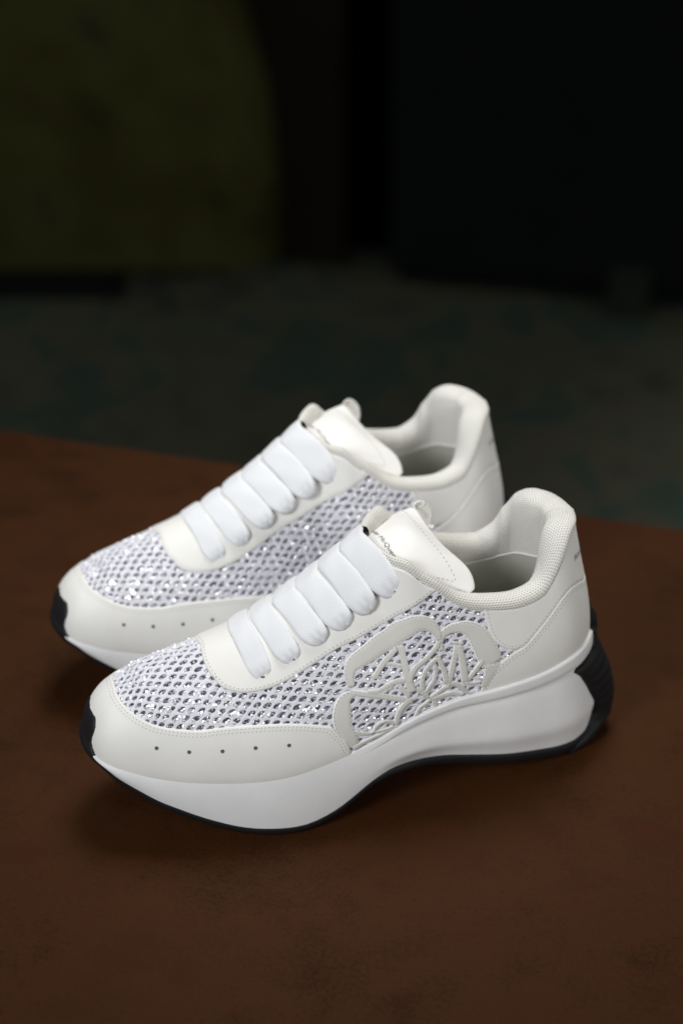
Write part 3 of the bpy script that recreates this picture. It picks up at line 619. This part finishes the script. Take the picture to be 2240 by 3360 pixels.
TONG = np.array([[(.147, -.024, .117), (.148, -.013, .1265), (.150, 0, .1312), (.154, .013, .1285), (.159, .0235, .1195)],
 [(.1625, -.0235, .1225), (.1625, -.012, .1295), (.164, 0, .1322), (.1675, .013, .128), (.173, .0245, .119)],
 [(.1755, -.024, .130), (.1765, -.011, .1335), (.179, .002, .1325), (.183, .0145, .126), (.1895, .0245, .1135)],
 [(.1873, -.025, .133), (.1885, -.010, .1305), (.1929, .004, .1255), (.2030, .0170, .1168), (.2040, .0260, .1078)]])
TS = 1
def tongue(p, q):
    p = np.asarray(p, float); q = np.asarray(q, float); p, q = np.broadcast_arrays(p, q); sh = p.shape; p = p.ravel(); q = q.ravel()
    pm = 1 - .07 * np.clip((q - .90) / .10, 0, 1) ** 2.5 - .05 * np.clip((.10 - q) / .10, 0, 1) ** 2
    rows = np.stack([cr(TONG[i], q * 4) for i in range(4)], 1)          # n,4,3
    t = np.interp(p * pm, [0, .35, .7, 1], [0, 1, 2, 3]); i = np.minimum(t.astype(int), 2); f = (t - i)[:, None]; idx = np.arange(len(p))
    ext = np.concatenate([2 * rows[:, :1] - rows[:, 1:2], rows, 2 * rows[:, -1:] - rows[:, -2:-1]], 1)
    a, b, c, d = ext[idx, i], ext[idx, i + 1], ext[idx, i + 2], ext[idx, i + 3]
    r = .5 * (2 * b + (c - a) * f + (2 * a - 5 * b + 4 * c - d) * f ** 2 + (3 * b - a - 3 * c + d) * f ** 3)
    bulge = np.exp(-((p - .50) / .22) ** 2 - ((q - .48) / .30) ** 2) * .0016; r[:, 2] += bulge; r[:, 1] *= TS
    return r.reshape(sh + (3,))
def tongue_n(p, q):
    e = 1e-3; n = unit(np.cross(tongue(np.clip(p + e, 0, 1), q) - tongue(np.clip(p - e, 0, 1), q), tongue(p, np.clip(q + e, 0, 1)) - tongue(p, np.clip(q - e, 0, 1))))
    return np.where(n[..., 2:3] < 0, -n, n)
def b_tongue(root):
    np_, nq = 44, 40; ps = 1 - (1 - np.linspace(0, 1, np_)) ** 1.25; qs = .5 - .5 * np.cos(np.linspace(0, math.pi, nq)) * 1.0
    Pg, Qg = np.meshgrid(ps, qs, indexing='ij'); X = tongue(Pg, Qg); n = tongue_n(Pg, Qg)
    e = np.minimum(np.minimum(1 - Pg, .5) * 46, np.minimum(Qg, 1 - Qg) * 52); rnd = np.sqrt(1 - (1 - np.clip(e / 1.4, 0, 1)) ** 2)
    top = X + n * ((.9 * rnd - .2) * MM)[..., None]; bot = X - n * ((2.2 * rnd + .25) * MM)[..., None]
    V = np.concatenate([top.reshape(-1, 3), bot.reshape(-1, 3)]); F = grid_faces(np_, nq); F += [tuple(i + np_ * nq for i in f[::-1]) for f in grid_faces(np_, nq)]
    bd = [i * nq for i in range(np_)] + [(np_ - 1) * nq + j for j in range(1, nq)] + [i * nq + nq - 1 for i in range(np_ - 2, -1, -1)]
    for a, b in zip(bd[:-1], bd[1:]): F.append((a, b, b + np_ * nq, a + np_ * nq))
    o = mesh_obj('tongue', V, F, LEATHER, root)
    qq = np.concatenate([np.linspace(.03, .90, 60)]); pp = .835 - .02 * np.sin(qq * 3); Q = tongue(pp, qq); nn = tongue_n(pp, qq)
    extra_p = np.linspace(.80, .62, 16); Q2 = tongue(extra_p, np.full(16, .935)); n2 = tongue_n(extra_p, np.full(16, .935))
    v, f = stitch_run(np.vstack([Q, Q2]) + np.vstack([nn, n2]) * .72 * MM, np.vstack([nn, n2]), pitch=2.5, ln=1.5, wd=.45); stuff(mesh_obj('stitching', v, f, THREAD, o, smooth=False))
    # rolled far corner showing the textile underside
    A = np.array([.1868, -.0255, .1325]); Bq = np.array([.1905, -.0135, .1255]); arc = np.array([A, (.1893, -.0268, .1342), (.1928, -.0268, .1338), (.1960, -.0255, .1303), (.1958, -.0225, .1265), (.1930, -.0175, .1245), Bq])
    c = smooth_curve(arc, 5) * [1, TS, 1]; base = np.array([A + (Bq - A) * t for t in np.linspace(0, 1, len(c))]) * [1, TS, 1]; V = []
    for k in range(len(c)):
        for t in np.linspace(0, 1, 6): V.append(base[k] * (1 - t) + c[k] * t + np.array([0, -.002 * TS, -.0022]) * math.sin(math.pi * t) )
    uv = [(v[0] * 2, v[1] * 2) for v in V]; l = mesh_obj('tongue_lining', V, grid_faces(len(c), 6), KNIT, o, uv=uv)
    sm = l.modifiers.new('thick', 'SOLIDIFY'); sm.thickness = .0011; sm.offset = 0
    return o

LACE_X = [(.0888, .0935), (.1000, .1080), (.1118, .1222), (.1237, .1345), (.1352, .1465), (.1466, .1592)]
LACE_Z = [(.0917, .0772), (.0974, .0852), (.1050, .0938), (.1128, .1008), (.1222, .1080), (.1312, .1158)]
def b_laces(root):
    for li, ((xr, xp), (zr, zp)) in enumerate(zip(LACE_X, LACE_Z)):
        nx = LACE_X[li + 1][0] if li < 5 else xr + .0114; nz = LACE_Z[li + 1][0] if li < 5 else zr + .0098
        px_ = LACE_X[li - 1][0] if li else xr - .0112; pz = LACE_Z[li - 1][0] if li else zr - .005
        al = unit(np.array([nx - px_, 0, nz - pz])); half = np.linalg.norm([nx - px_, nz - pz]) / 4 * (.97 if li < 5 else 1.04)
        ns, nc = 61, 25; ss = np.linspace(-1, 1, ns); cs = np.sin(np.linspace(-math.pi / 2, math.pi / 2, nc)); rng = random.Random(li)
        yp = .0279; V = np.zeros((ns, nc, 3)); U = np.zeros((ns, nc, 2)); low = np.zeros((ns, nc, 3))
        up0 = unit(np.array([-al[2], 0, al[0]]))
        for i, s in enumerate(ss):
            a = abs(s); k = sstep(a, .70, 1.0); wmul = 1 - .78 * (1 - math.sqrt(max(0, 1 - max(0, (a - .70) / .30) ** 2.4))) + .012 * math.sin(s * 5 + li)
            ctr = np.array([xr + (xp + .0007 - xr) * a ** 1.35 + .0012 * k, yp * s, zr + .0012 - (zr + .0012 - zp - .0002) * a ** 2.15])
            nrm = unit(up0 + np.array([0, .95 * s * (1 - 0), 0]) * 1.0); thick = .0014 * (1 - .1 * k) + .0007 * math.exp(-((a - .86) / .1) ** 2)
            dip = .0022 * sstep(a, .93, 1.0)
            for j, c in enumerate(cs):
                fold = (-.0011 * math.exp(-((c - .25) / .16) ** 2) - .0006 * math.exp(-((c + .35) / .2) ** 2)) * float(sstep(a, .80, .97)); prof = (1 - abs(c) ** 12.0) ** .5
                p = ctr + al * half * wmul * c * (1 + .06 * a ** 1.6); h = thick * prof + fold * prof - dip - .0004 * (c * c)
                h += .00012 * math.sin(s * 9 + c * 3 + li * 2)
                V[i, j] = p + nrm * h; low[i, j] = p + nrm * (-.0006 - dip); U[i, j] = (s * .03, c * half)
        top = V.reshape(-1, 3); F = grid_faces(ns, nc); lowv = low.reshape(-1, 3); m = ns * nc
        F += [tuple(x + m for x in f[::-1]) for f in grid_faces(ns, nc)]
        ring = [j for j in range(nc)] + [i * nc + nc - 1 for i in range(1, ns)] + [(ns - 1) * nc + j for j in range(nc - 2, -1, -1)] + [i * nc for i in range(ns - 2, 0, -1)]
        for a_, b_ in zip(ring, ring[1:] + ring[:1]): F.append((a_, b_, b_ + m, a_ + m))
        o = mesh_obj('lace', np.vstack([top, lowv]), F, LACE, root, uv=np.vstack([U.reshape(-1, 2)] * 2))
    a = np.linspace(0, 2 * math.pi, 13)[:-1]
    for sgn in (1, -1):
        for u, w in CURVES['pinch']:
            p, n = on_body(body(u, w * sgn)); t = unit(np.cross(n, [0, 0, 1])); s_ = np.cross(n, t)
            V = [p + n * 1.62 * MM + (t * math.cos(x) * 1.1 + s_ * math.sin(x) * .6) * MM for x in a] + [p + n * 1.6 * MM]
            mesh_obj('eyelet', V, [(i, (i + 1) % 12, 12) for i in range(12)], HOLE, root)

CAPB = np.array([[7.0, 57.5], [9.8, 55.8], [11.6, 53.5], [12.2, 51], [11.9, 48.5], [12.0, 45.5], [13.6, 42.5], [16.5, 39.5], [19.5, 36.8], [22, 34], [23, 31]])   # half width y at height z
def b_toe_cap(root):
    zs = np.linspace(57.3, 34.5, 32); cs = np.sin(np.linspace(-math.pi / 2, math.pi / 2, 33)); X0 = np.zeros((32, 33)); Y0 = np.zeros((32, 33))
    for iz, z in enumerate(zs):
        yb = np.interp(z, CAPB[::-1, 1], CAPB[::-1, 0])
        for ic, c in enumerate(cs):
            h = first_hit(np.array([75, c * yb + .01, max(z, 40.5)]) * MM, (-1, 0, 0)); X0[iz, ic] = h[0][0] * 1000 + max(0, 40.5 - z) * .55; Y0[iz, ic] = c * yb
    for _ in range(14):
        X0[1:-1] = (X0[:-2] + 2 * X0[1:-1] + X0[2:]) / 4; X0[:, 1:-1] = (X0[:, :-2] + 2 * X0[:, 1:-1] + X0[:, 2:]) / 4
    P = np.stack([X0, Y0, np.repeat(zs[:, None], 33, 1)], 2); n = np.cross(np.gradient(P, axis=0), np.gradient(P, axis=1)); n = unit(n); n = np.where(n[..., :1] < 0, n, -n)
    V, Lw = [], []
    for iz, z in enumerate(zs):
        yb = np.interp(z, CAPB[::-1, 1], CAPB[::-1, 0])
        for ic, c in enumerate(cs):
            ed = max(0, min(1, (1 - abs(c)) * yb / 1.3, (57.3 - z) / 1.8)); q = max(0, min(1, (57.3 - z) / 24))
            th = .95 + 1.3 * math.sqrt(max(0, 1 - (1 - ed) ** 2)) + .45 * (1 - abs(c) ** 2.5) * math.sin(math.pi * q) ** .8
            V.append((P[iz, ic] + n[iz, ic] * th) * MM); Lw.append((P[iz, ic] - n[iz, ic] * .5) * MM)
    F = grid_faces(32, 33); m = len(V)
    bd = [i for i in range(33)] + [r * 33 + 32 for r in range(1, 32)] + [31 * 33 + c for c in range(31, -1, -1)] + [r * 33 for r in range(30, 0, -1)]
    for a, b in zip(bd, bd[1:] + bd[:1]): F.append((a, b, b + m, a + m))
    return mesh_obj('toe_cap', V + Lw, F, BLACK, root)
HPSI = np.array([[80.5, 6], [77, 13], [70, 15], [64, 15], [58, 17], [54.5, 24], [53, 40], [51.5, 49], [46.4, 41], [37, 33], [29, 27.5], [22.8, 23.0], [12.8, 19.5], [7, 23.5], [4.5, 30], [1, 40], [-3.5, 44]])   # half angle (deg) at height z
HXC = np.array([[80.5, 273.4], [77, 275.2], [72, 277.6], [68, 280.7], [64, 280.9], [60, 279.2], [56, 280.6], [53, 282.8], [46, 286.0], [39, 289.2], [31, 291.6], [23.6, 293.3], [18, 294.4], [10, 294.3], [4.5, 293.4], [-1, 288], [-3.6, 284]])
def b_heel_counter(root):
    zs = np.concatenate([np.linspace(80.5, 52, 30)[:-1], np.linspace(52, -3.6, 52)]); cs = np.sin(np.linspace(-math.pi / 2, math.pi / 2, 41)); V, Lw = [], []
    for z in zs:
        pb = math.radians(np.interp(z, HPSI[::-1, 1 - 1], HPSI[::-1, 1])); xc = np.interp(z, HXC[::-1, 0], HXC[::-1, 1]); zq = max(z, 11.0)
        h0 = first_hit(np.array([235, 0.013, zq]) * MM, (1, 0, 0)); tc = max(1.2, xc - h0[0][0] * 1000)
        for c in cs:
            ps = pb * c; d = (math.cos(ps), math.sin(ps), 0); h = first_hit(np.array([235, 0.013, zq]) * MM, d); p = h[0].copy(); p[2] = z * MM
            if z < 11: p[:2] -= np.array(d[:2]) * (11 - z) * .15 * MM
            prof = math.cos(c * math.pi / 2) ** .75; ed = min(1, (1 - abs(c)) * pb * 45 / 1.6); th = .5 + 1.1 * math.sqrt(max(0, 1 - (1 - ed) ** 2)) + (tc - 1.2) * prof
            if z < 50: th += .55 * (1 if math.sin(z * .95 + abs(c) * 2.2) > .25 else 0) * (1 if .18 < abs(c) < .86 else .3)
            elif z > 56: th += .4 * (1 if math.sin(z * 1.3) > 0 else 0) * prof
            V.append(p + np.array(d) * th * MM); Lw.append(p - np.array(d) * .8 * MM)
    nz, nc = len(zs), 41; F = grid_faces(nz, nc); m = len(V)
    bd = [i for i in range(nc)] + [r * nc + nc - 1 for r in range(1, nz)] + [(nz - 1) * nc + c for c in range(nc - 2, -1, -1)] + [r * nc for r in range(nz - 2, 0, -1)]
    for a, b in zip(bd, bd[1:] + bd[:1]): F.append((a, b, b + m, a + m))
    return mesh_obj('heel_counter', V + Lw, F, BLACK, root)

def text_mesh(txt, size):
    cu = bpy.data.curves.new('lettering', 'FONT'); cu.body = txt; cu.size = size; cu.align_x = 'CENTER'; cu.align_y = 'CENTER'; cu.resolution_u = 3
    to = bpy.data.objects.new('lettering', cu); me = bpy.data.meshes.new_from_object(to)
    bm = bmesh.new(); bm.from_mesh(me); bmesh.ops.triangulate(bm, faces=bm.faces); bmesh.ops.subdivide_edges(bm, edges=[e for e in bm.edges if e.calc_length() > size * .25], cuts=1); bmesh.ops.triangulate(bm, faces=bm.faces)
    v = [tuple(x.co) for x in bm.verts]; bm.verts.index_update(); f = [tuple(x.index for x in fc.verts) for fc in bm.faces]; bm.free()
    bpy.data.objects.remove(to); bpy.data.curves.remove(cu); bpy.data.meshes.remove(me)
    return np.array(v), f
def b_text(root, tongue_ob, upper_ob, sgn):
    v, f = text_mesh('Alexander McQueen', 3.7)              # mm, reading across the tongue from its far edge
    Q = .49 + v[:, 0] / 50.0 ; Pp = .285 + v[:, 1] / 46.0
    Pp = np.clip(Pp, 0.01, .99); Q = np.clip(Q, .01, .99)
    qq = Q
    X = tongue(Pp, qq) + tongue_n(Pp, qq) * .95 * MM
    mesh_obj('lettering', X, f, INK, tongue_ob, smooth=False)
    v, f = text_mesh('Alexander McQueen', 4.2); out = []
    for x, y, _ in v:
        ps = -x / 27.0 * sgn * -1 if False else (x / 25.0) * (-1 if sgn > 0 else 1); z = 116 + y
        l, n, i, ds = BVH.ray_cast(Vector((.235, 0, z * MM)), Vector((math.cos(ps), math.sin(ps), 0))); out.append(np.array(l) + np.array((math.cos(ps), math.sin(ps), 0)) * 1.75 * MM)
    mesh_obj('lettering', out, f, INK, upper_ob, smooth=False)
# ------------------------------------------------------------------ assemble the two shoes
def build_shoe(label, sgn, group):
    """sgn +1: lateral side at +y faces the camera; -1: the mirror shoe, its medial side faces the camera"""
    global TS
    before = set(bpy.data.objects)
    root = empty('sneaker', label, 'sneaker', group)
    U, V_, vs, fs = None, None, [], []
    for side in (1, -1):
        u, w, P = body_grid(side); b = len(vs); vs += list(P.reshape(-1, 3)); fs += [tuple(i + b for i in f) for f in grid_faces(NU, NW, flip=side < 0)]
    mesh_obj('glitter_backing', vs, fs, GLITTER, root, weld=1e-6)
    M = ring_mesh(midsole_pts); mesh_obj('midsole', M.reshape(-1, 3), _mf, RUBBER, root)
    O_ = ring_mesh(outsole_pts); fix_normals(mesh_obj('outsole', O_.reshape(-1, 3), grid_faces(len(O_), O_.shape[1], close_u=True), BLACK, root))
    b_mudguard(root)
    _, n_st = b_lattice(root, sgn, seed=3 if sgn > 0 else 8)
    eye = panel('eyestay', EYE_POLY, 1.5, LEATHER, root)
    edges = [(u, w) for u, w in EYE_S]
    st = []
    for s in (1, -1):
        uw = edges if s > 0 else mir(edges); ok = SIDE_TEST(uw, s); st.append(stitches_uw(uw, [-1.8 if ok else 1.8], 1.5, pitch=2.15, ln=1.2))
    stuff(mesh_obj('stitching', *join_vf(*st), THREAD, eye, smooth=False))
    tab_ob = None
    for s in (1, -1):
        mm = (lambda q: q) if s > 0 else mir
        tab_ob2 = panel('heel_tab', mm(TAB_POLY), 1.1, LEATHER, root); tab_ob = tab_ob or tab_ob2
        cnt = panel('heel_panel', mm(COUNTER_POLY), .75, LEATHER, root, base=.45, rnd=.9)
        te = mm(TAB); ok = (SIDE_X(te)); v1 = stitches_uw(te, [1.8 if ok else -1.8], 1.1, pitch=2.1, ln=1.2)
        stuff(mesh_obj('stitching', *v1, THREAD, tab_ob2, smooth=False))
        se = mm(SEAM_S); ok = SIDE_TEST(se, s); sg2 = 1 if ok else -1
        v2 = stitches_uw(se, [sg2 * 1.4, sg2 * 2.9], 1.2, pitch=2.1, ln=1.2); v3 = stitches_uw(se, [-sg2 * 1.6], 1.1, pitch=2.1, ln=1.2)
        stuff(mesh_obj('stitching', *join_vf(v2, v3), THREAD, cnt, smooth=False))
    big = ['petal_a', 'petal_b', 'petal_c']; em = None
    order = ['petal_c', 'petal_b', 'petal_a'] + [k for k in EMBLEM if k not in big]
    for i, k in enumerate(order):
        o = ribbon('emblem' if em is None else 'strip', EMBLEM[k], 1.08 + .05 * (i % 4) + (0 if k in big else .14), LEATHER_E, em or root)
        em = em or o
    st = []
    for k in EMBLEM:
        a = np.array(EMBLEM[k]); wmax = a[:, 2].max()
        if wmax > 2.4 or k in big:
            sm = smooth_curve(a, 4); hw = sm[:, 2].mean()
            for side in (1, -1):
                P = body(np.clip(sm[:, 0], 0, 1), np.clip(sm[:, 1], 0, 1)); q = resample(np.c_[P, sm[:, 2:3] * MM], .8 * MM); P = q[:, :3]; T = unit(np.gradient(P, axis=0)); Q, Nn = [], []
                for p, t, wd in zip(P, T, q[:, 3] / MM):
                    _, nr = on_body(p); l, n2 = on_body(p + np.cross(nr, t) * side * (wd * .5 - .85) * MM); Q.append(l + n2 * 1.14 * MM); Nn.append(n2)
                st.append(stitch_run(np.array(Q), np.array(Nn), pitch=2.1, ln=1.0, wd=.38))
        else:
            P = curve3([(p[0], p[1]) for p in EMBLEM[k]]); Nn = np.array([on_body(p)[1] for p in P]); st.append(stitch_run(P + Nn * 1.27 * MM, Nn, pitch=2.3, ln=.9, wd=.36))
    stuff(mesh_obj('stitching', *join_vf(*st), THREAD, em, smooth=False))
    b_collar(root, sgn); TS = sgn; tg = b_tongue(root); b_laces(root); b_toe_cap(root); b_heel_counter(root)
    if sgn < 0:                                   # mirror every mesh and placement across the shoe's mid plane
        done = set(); Sm = Matrix.Scale(-1, 4, (0, 1, 0))
        for o in set(bpy.data.objects) - before:
            if o.type != 'MESH': continue
            if o.data.name.startswith('rhinestone'):
                o.matrix_basis = Sm @ o.matrix_basis @ Matrix.Scale(-1, 4, (0, 1, 0)); continue
            if o.data in done: continue
            o.data.transform(Sm); o.data.flip_normals(); done.add(o.data)
    bef2 = set(bpy.data.objects)
    b_text(root, tg, tab_ob, sgn)
    if sgn < 0:
        for o in set(bpy.data.objects) - bef2: o.data.transform(Matrix.Scale(-1, 4, (0, 1, 0))); o.data.flip_normals()
    return root
def SIDE_X(uw):
    i = len(uw) // 2; p = body(*uw[i]); q = body(*uw[i + 1]); _, n = on_body(p); d = np.cross(n, unit(q - p)); return d[0] + .3 * d[2] > 0
def place(root, pose):
    yaw, x, y = pose; a = math.radians(yaw)
    # local +x (toe to heel) runs right and away, local +y faces the camera: a rotation with y flipped, so turn the meshes instead
    root.location = (x, y, 0); root.rotation_euler = (0, 0, a)
A = build_shoe('white low sneaker nearest the camera, with a cut-out leather emblem on its mesh side', 1, 'pair of white sneakers')
Bs = build_shoe('blurred white sneaker standing behind the other, plain sparkling mesh side without emblem', -1, 'pair of white sneakers')
# the shoe coordinates above are left handed (x to the heel, y to the camera, z up): flip y once for both
for root, pose in ((A, SHOE_A), (Bs, SHOE_B)):
    seen = set(); Sm = Matrix.Scale(-1, 4, (0, 1, 0))
    for o in root.children_recursive:
        if o.data.name.startswith('rhinestone'): o.matrix_basis = Sm @ o.matrix_basis @ Sm; continue
        if o.data not in seen: o.data.transform(Sm); o.data.flip_normals(); seen.add(o.data)
    place(root, pose)

# ------------------------------------------------------------------ table, floor and the dim things behind
def bevel_box(name, lo, hi, mat, parent=None, bev=.004, taper=None):
    bm = bmesh.new(); bmesh.ops.create_cube(bm, size=1)
    for v in bm.verts:
        for k in range(3): v.co[k] = lo[k] if v.co[k] < 0 else hi[k]
        if taper and v.co[2] == lo[2]: v.co[0] = (lo[0] + hi[0]) / 2 + (v.co[0] - (lo[0] + hi[0]) / 2) * taper
    bmesh.ops.bevel(bm, geom=bm.edges[:], offset=bev, segments=2, affect='EDGES')
    me = bpy.data.meshes.new(name); bm.to_mesh(me); bm.free(); me.materials.append(mat)
    o = bpy.data.objects.new(name, me); COL.objects.link(o); o.parent = parent; return o
def mottled(name, stops, scale, rough, detail=6, bstr=.15, spec=.4, fine=0):
    m, nt, b = nodes_mat(name, stops[0][1], rough, 0, spec); n1 = noise(nt, scale, detail, .62); n2 = noise(nt, scale * 4.3, 5, .6)
    mixv = math_n(nt, 'ADD', math_n(nt, 'MULTIPLY', n1.outputs[0], .62), math_n(nt, 'MULTIPLY', n2.outputs[0], .38))
    if fine: mixv = math_n(nt, 'ADD', mixv, math_n(nt, 'MULTIPLY', math_n(nt, 'SUBTRACT', noise(nt, scale * 55, 4, .75).outputs[0], .5), fine))
    r = ramp(nt, mixv, stops); nt.links.new(r.outputs[0], b.inputs['Base Color']); bump(nt, b, n2.outputs[0], bstr, .002); return m
TABLE_M = mottled('rusty_brown_top', [(.28, (0.01664, 0.005777, 0.001467)), (.42, (0.03479, 0.01181, 0.003031)), (.52, (0.04614, 0.01608, 0.0044)), (.60, (0.03556, 0.01247, 0.003618)), (.74, (0.06051, 0.01181, 0.002933))], 8, .7, detail=9, bstr=.4, spec=.08, fine=.55)
FLOOR_M = mottled('green_floor_paint', [(.30, (0.03534, 0.03705, 0.03581)), (.40, (0.1767, 0.1881, 0.1377)), (.48, (0.3092, 0.2793, 0.1763)), (.55, (0.1414, 0.2166, 0.1708)), (.62, (0.2592, 0.2337, 0.1433)), (.72, (0.5007, 0.1995, 0.09367))], 2.7, .88, spec=.08)
FOOT_M = mottled('foot_paint', [(.3, (0.0665, 0.076, 0.057)), (.7, (0.114, 0.1216, 0.0912))], 8, .8, spec=.1)
OLIVE_M = mottled('olive_worn_paint', [(.28, (0.05434, 0.04987, 0.0209)), (.42, (0.1852, 0.1663, 0.05016)), (.52, (0.2594, 0.2375, 0.07524)), (.60, (0.1482, 0.1472, 0.06688)), (.74, (0.247, 0.1069, 0.03135))], 2.1, .85, spec=.06)
WORN_M = mottled('worn_steel', [(.3, (0.171, 0.1767, 0.1425)), (.7, (0.247, 0.247, 0.1995))], 8, .8, spec=.1)
DARK_M = mottled('locker_paint_and_shade', [(.3, (0.01995, 0.02893, 0.0266)), (.7, (0.0342, 0.03719, 0.03059))], 4, .8, spec=.08)
RECESS_SHADE = mottled('recess_shade', [(.3, (0.00114, 0.00114, 0.0019)), (.7, (0.0019, 0.0019, 0.00304))], 3, .9, spec=.02)  # near-black colour stands in for the darkness of the gap
WALL_M = mottled('dark_wall', [(.3, (0.038, 0.02888, 0.02394)), (.7, (0.076, 0.05415, 0.03762))], 3, .9, spec=.04)

t = empty('table', 'rust-brown mottled table top carrying both white sneakers', 'table')
slope = math.atan2(.987 - 1.130, .223 + .248); t.location = (-.0125, 1.0585, GROUND - .0002); t.rotation_euler = (0, 0, slope)
bevel_box('table_top', (-1.3, -.85, -.03), (1.3, 0, 0), TABLE_M, t, .003)
for x in (-1.2, 1.2):
    for y in (-.78, -.07): bevel_box('leg', (x - .025, y - .025, -.846), (x + .025, y + .025, -.0302), WORN_M, t, .003)
ZF = -.85
def sheet(name, x0, y0, x1, y1, z, mat):
    o = mesh_obj(name, [(x0, y0, z), (x1, y0, z), (x1, y1, z), (x0, y1, z)], [(0, 1, 2, 3)], mat, None, smooth=False); o['kind'] = 'structure'; return o
sheet('floor', -5, -1.5, 5, 5.2, ZF, FLOOR_M)
def at_depth(px, py, y):
    """where a sight line of the photograph meets the vertical plane at distance y"""
    a = (px - 1120) / 5732.5; b = -(py - 1680) / 5732.5; d = (a, math.cos(CAM_PITCH) + b * math.sin(CAM_PITCH), -math.sin(CAM_PITCH) + b * math.cos(CAM_PITCH)); k = y / d[1]
    return d[0] * k, CAM_H + d[2] * k
def upright(name, p0, p1, y0, y1, depth, mat):
    a, _ = at_depth(p0, 900, y0); b_, _ = at_depth(p1, 900, y1); o = bevel_box(name, (0, 0, ZF + .001), (math.hypot(b_ - a, y1 - y0), depth, 3.4), mat, None, .004)
    o.location = (a, y0, 0); o.rotation_euler = (0, 0, math.atan2(y1 - y0, b_ - a)); o['kind'] = 'structure'; return o
upright('wall', -1400, 4200, 4.7, 4.15, .12, WALL_M)
upright('partition_wall', 700, 1125, 3.62, 3.53, .06, WALL_M)
upright('dark_recess', 1127, 1330, 3.66, 3.60, .06, RECESS_SHADE)  # shallow panel, blackened in place of a deep shaded gap
# olive cabinet on the left: a sheet-steel body whose right edge curves away to the left towards the top
c = empty('cabinet', 'worn olive-green steel cabinet in the dark at the left behind the table', 'cabinet'); yc = 3.48
c.location = (0, yc, ZF); _, zb = at_depth(500, 885, yc)
edge = smooth_curve([at_depth(px, py, yc) for px, py in ((780, 884), (785, 700), (770, 520), (742, 350), (692, 180), (620, 0), (520, -220), (400, -500))], 5)
prof = [(x, z - ZF) for x, z in edge] + [(-2, edge[-1][1] - ZF), (-2, zb - ZF)]; n_ = len(prof)
body_v = [(x, 0, z) for x, z in prof] + [(x, .12, z) for x, z in prof]; bf = [tuple(range(n_)), tuple(range(2 * n_ - 1, n_ - 1, -1))] + [(i, n_ + i, n_ + (i + 1) % n_, (i + 1) % n_) for i in range(n_)]
bd_ = fix_normals(mesh_obj('cabinet_body', body_v, bf, OLIVE_M, c, smooth=False))
tn = unit(np.gradient(edge, axis=0)); nr_ = np.c_[-tn[:, 1], tn[:, 0]]; nr_ = np.where(nr_[:, :1] > 0, nr_, -nr_); ev = []
for (x, z), q in zip(edge, nr_):                # rounding added so the shading falls off gradually along this edge
    for a_ in np.linspace(0, math.pi / 2, 9): ev.append((x + q[0] * .12 * math.sin(a_) - q[0] * .03, -.0008 + .12 * (1 - math.cos(a_)), z + q[1] * .12 * math.sin(a_) - q[1] * .03 - ZF))
mesh_obj('rolled_edge', ev, grid_faces(len(edge), 9), OLIVE_M, c)
xf0, _ = at_depth(750, 900, yc); xf1, _ = at_depth(880, 900, yc)
bevel_box('foot', (xf0, -.02, 0.001), (xf1, .05, zb - ZF - .0005), WORN_M, c, .006)
xq, _ = at_depth(420, 900, yc)
bevel_box('base_box', (-2, -.12, .001), (xq, .11, zb - ZF - .0008), DARK_M, c, .006)  # dark box put in for the shadow under the cabinet
# dark locker on the right
l = empty('locker', 'near-black steel locker at the right behind the table, on a small splayed foot', 'locker'); yl_ = 3.37
xl, _ = at_depth(1275, 700, yl_); xf, _ = at_depth(2075, 980, 3.29); _, zl = at_depth(1700, 985, yl_); l.location = (xl, 3.44, ZF); l.rotation_euler = (0, 0, -.23)
bevel_box('locker_body', (0, 0, .04), (2.2, .5, 2.7), DARK_M, l, .006)
bevel_box('base_box', (.02, .03, .001), (2.1, .45, .0395), DARK_M, l, .004)
bevel_box('foot', (xf - xl - .032, -.07, .001), (xf - xl + .056, -.0005, .092), FOOT_M, l, .008, taper=.35)
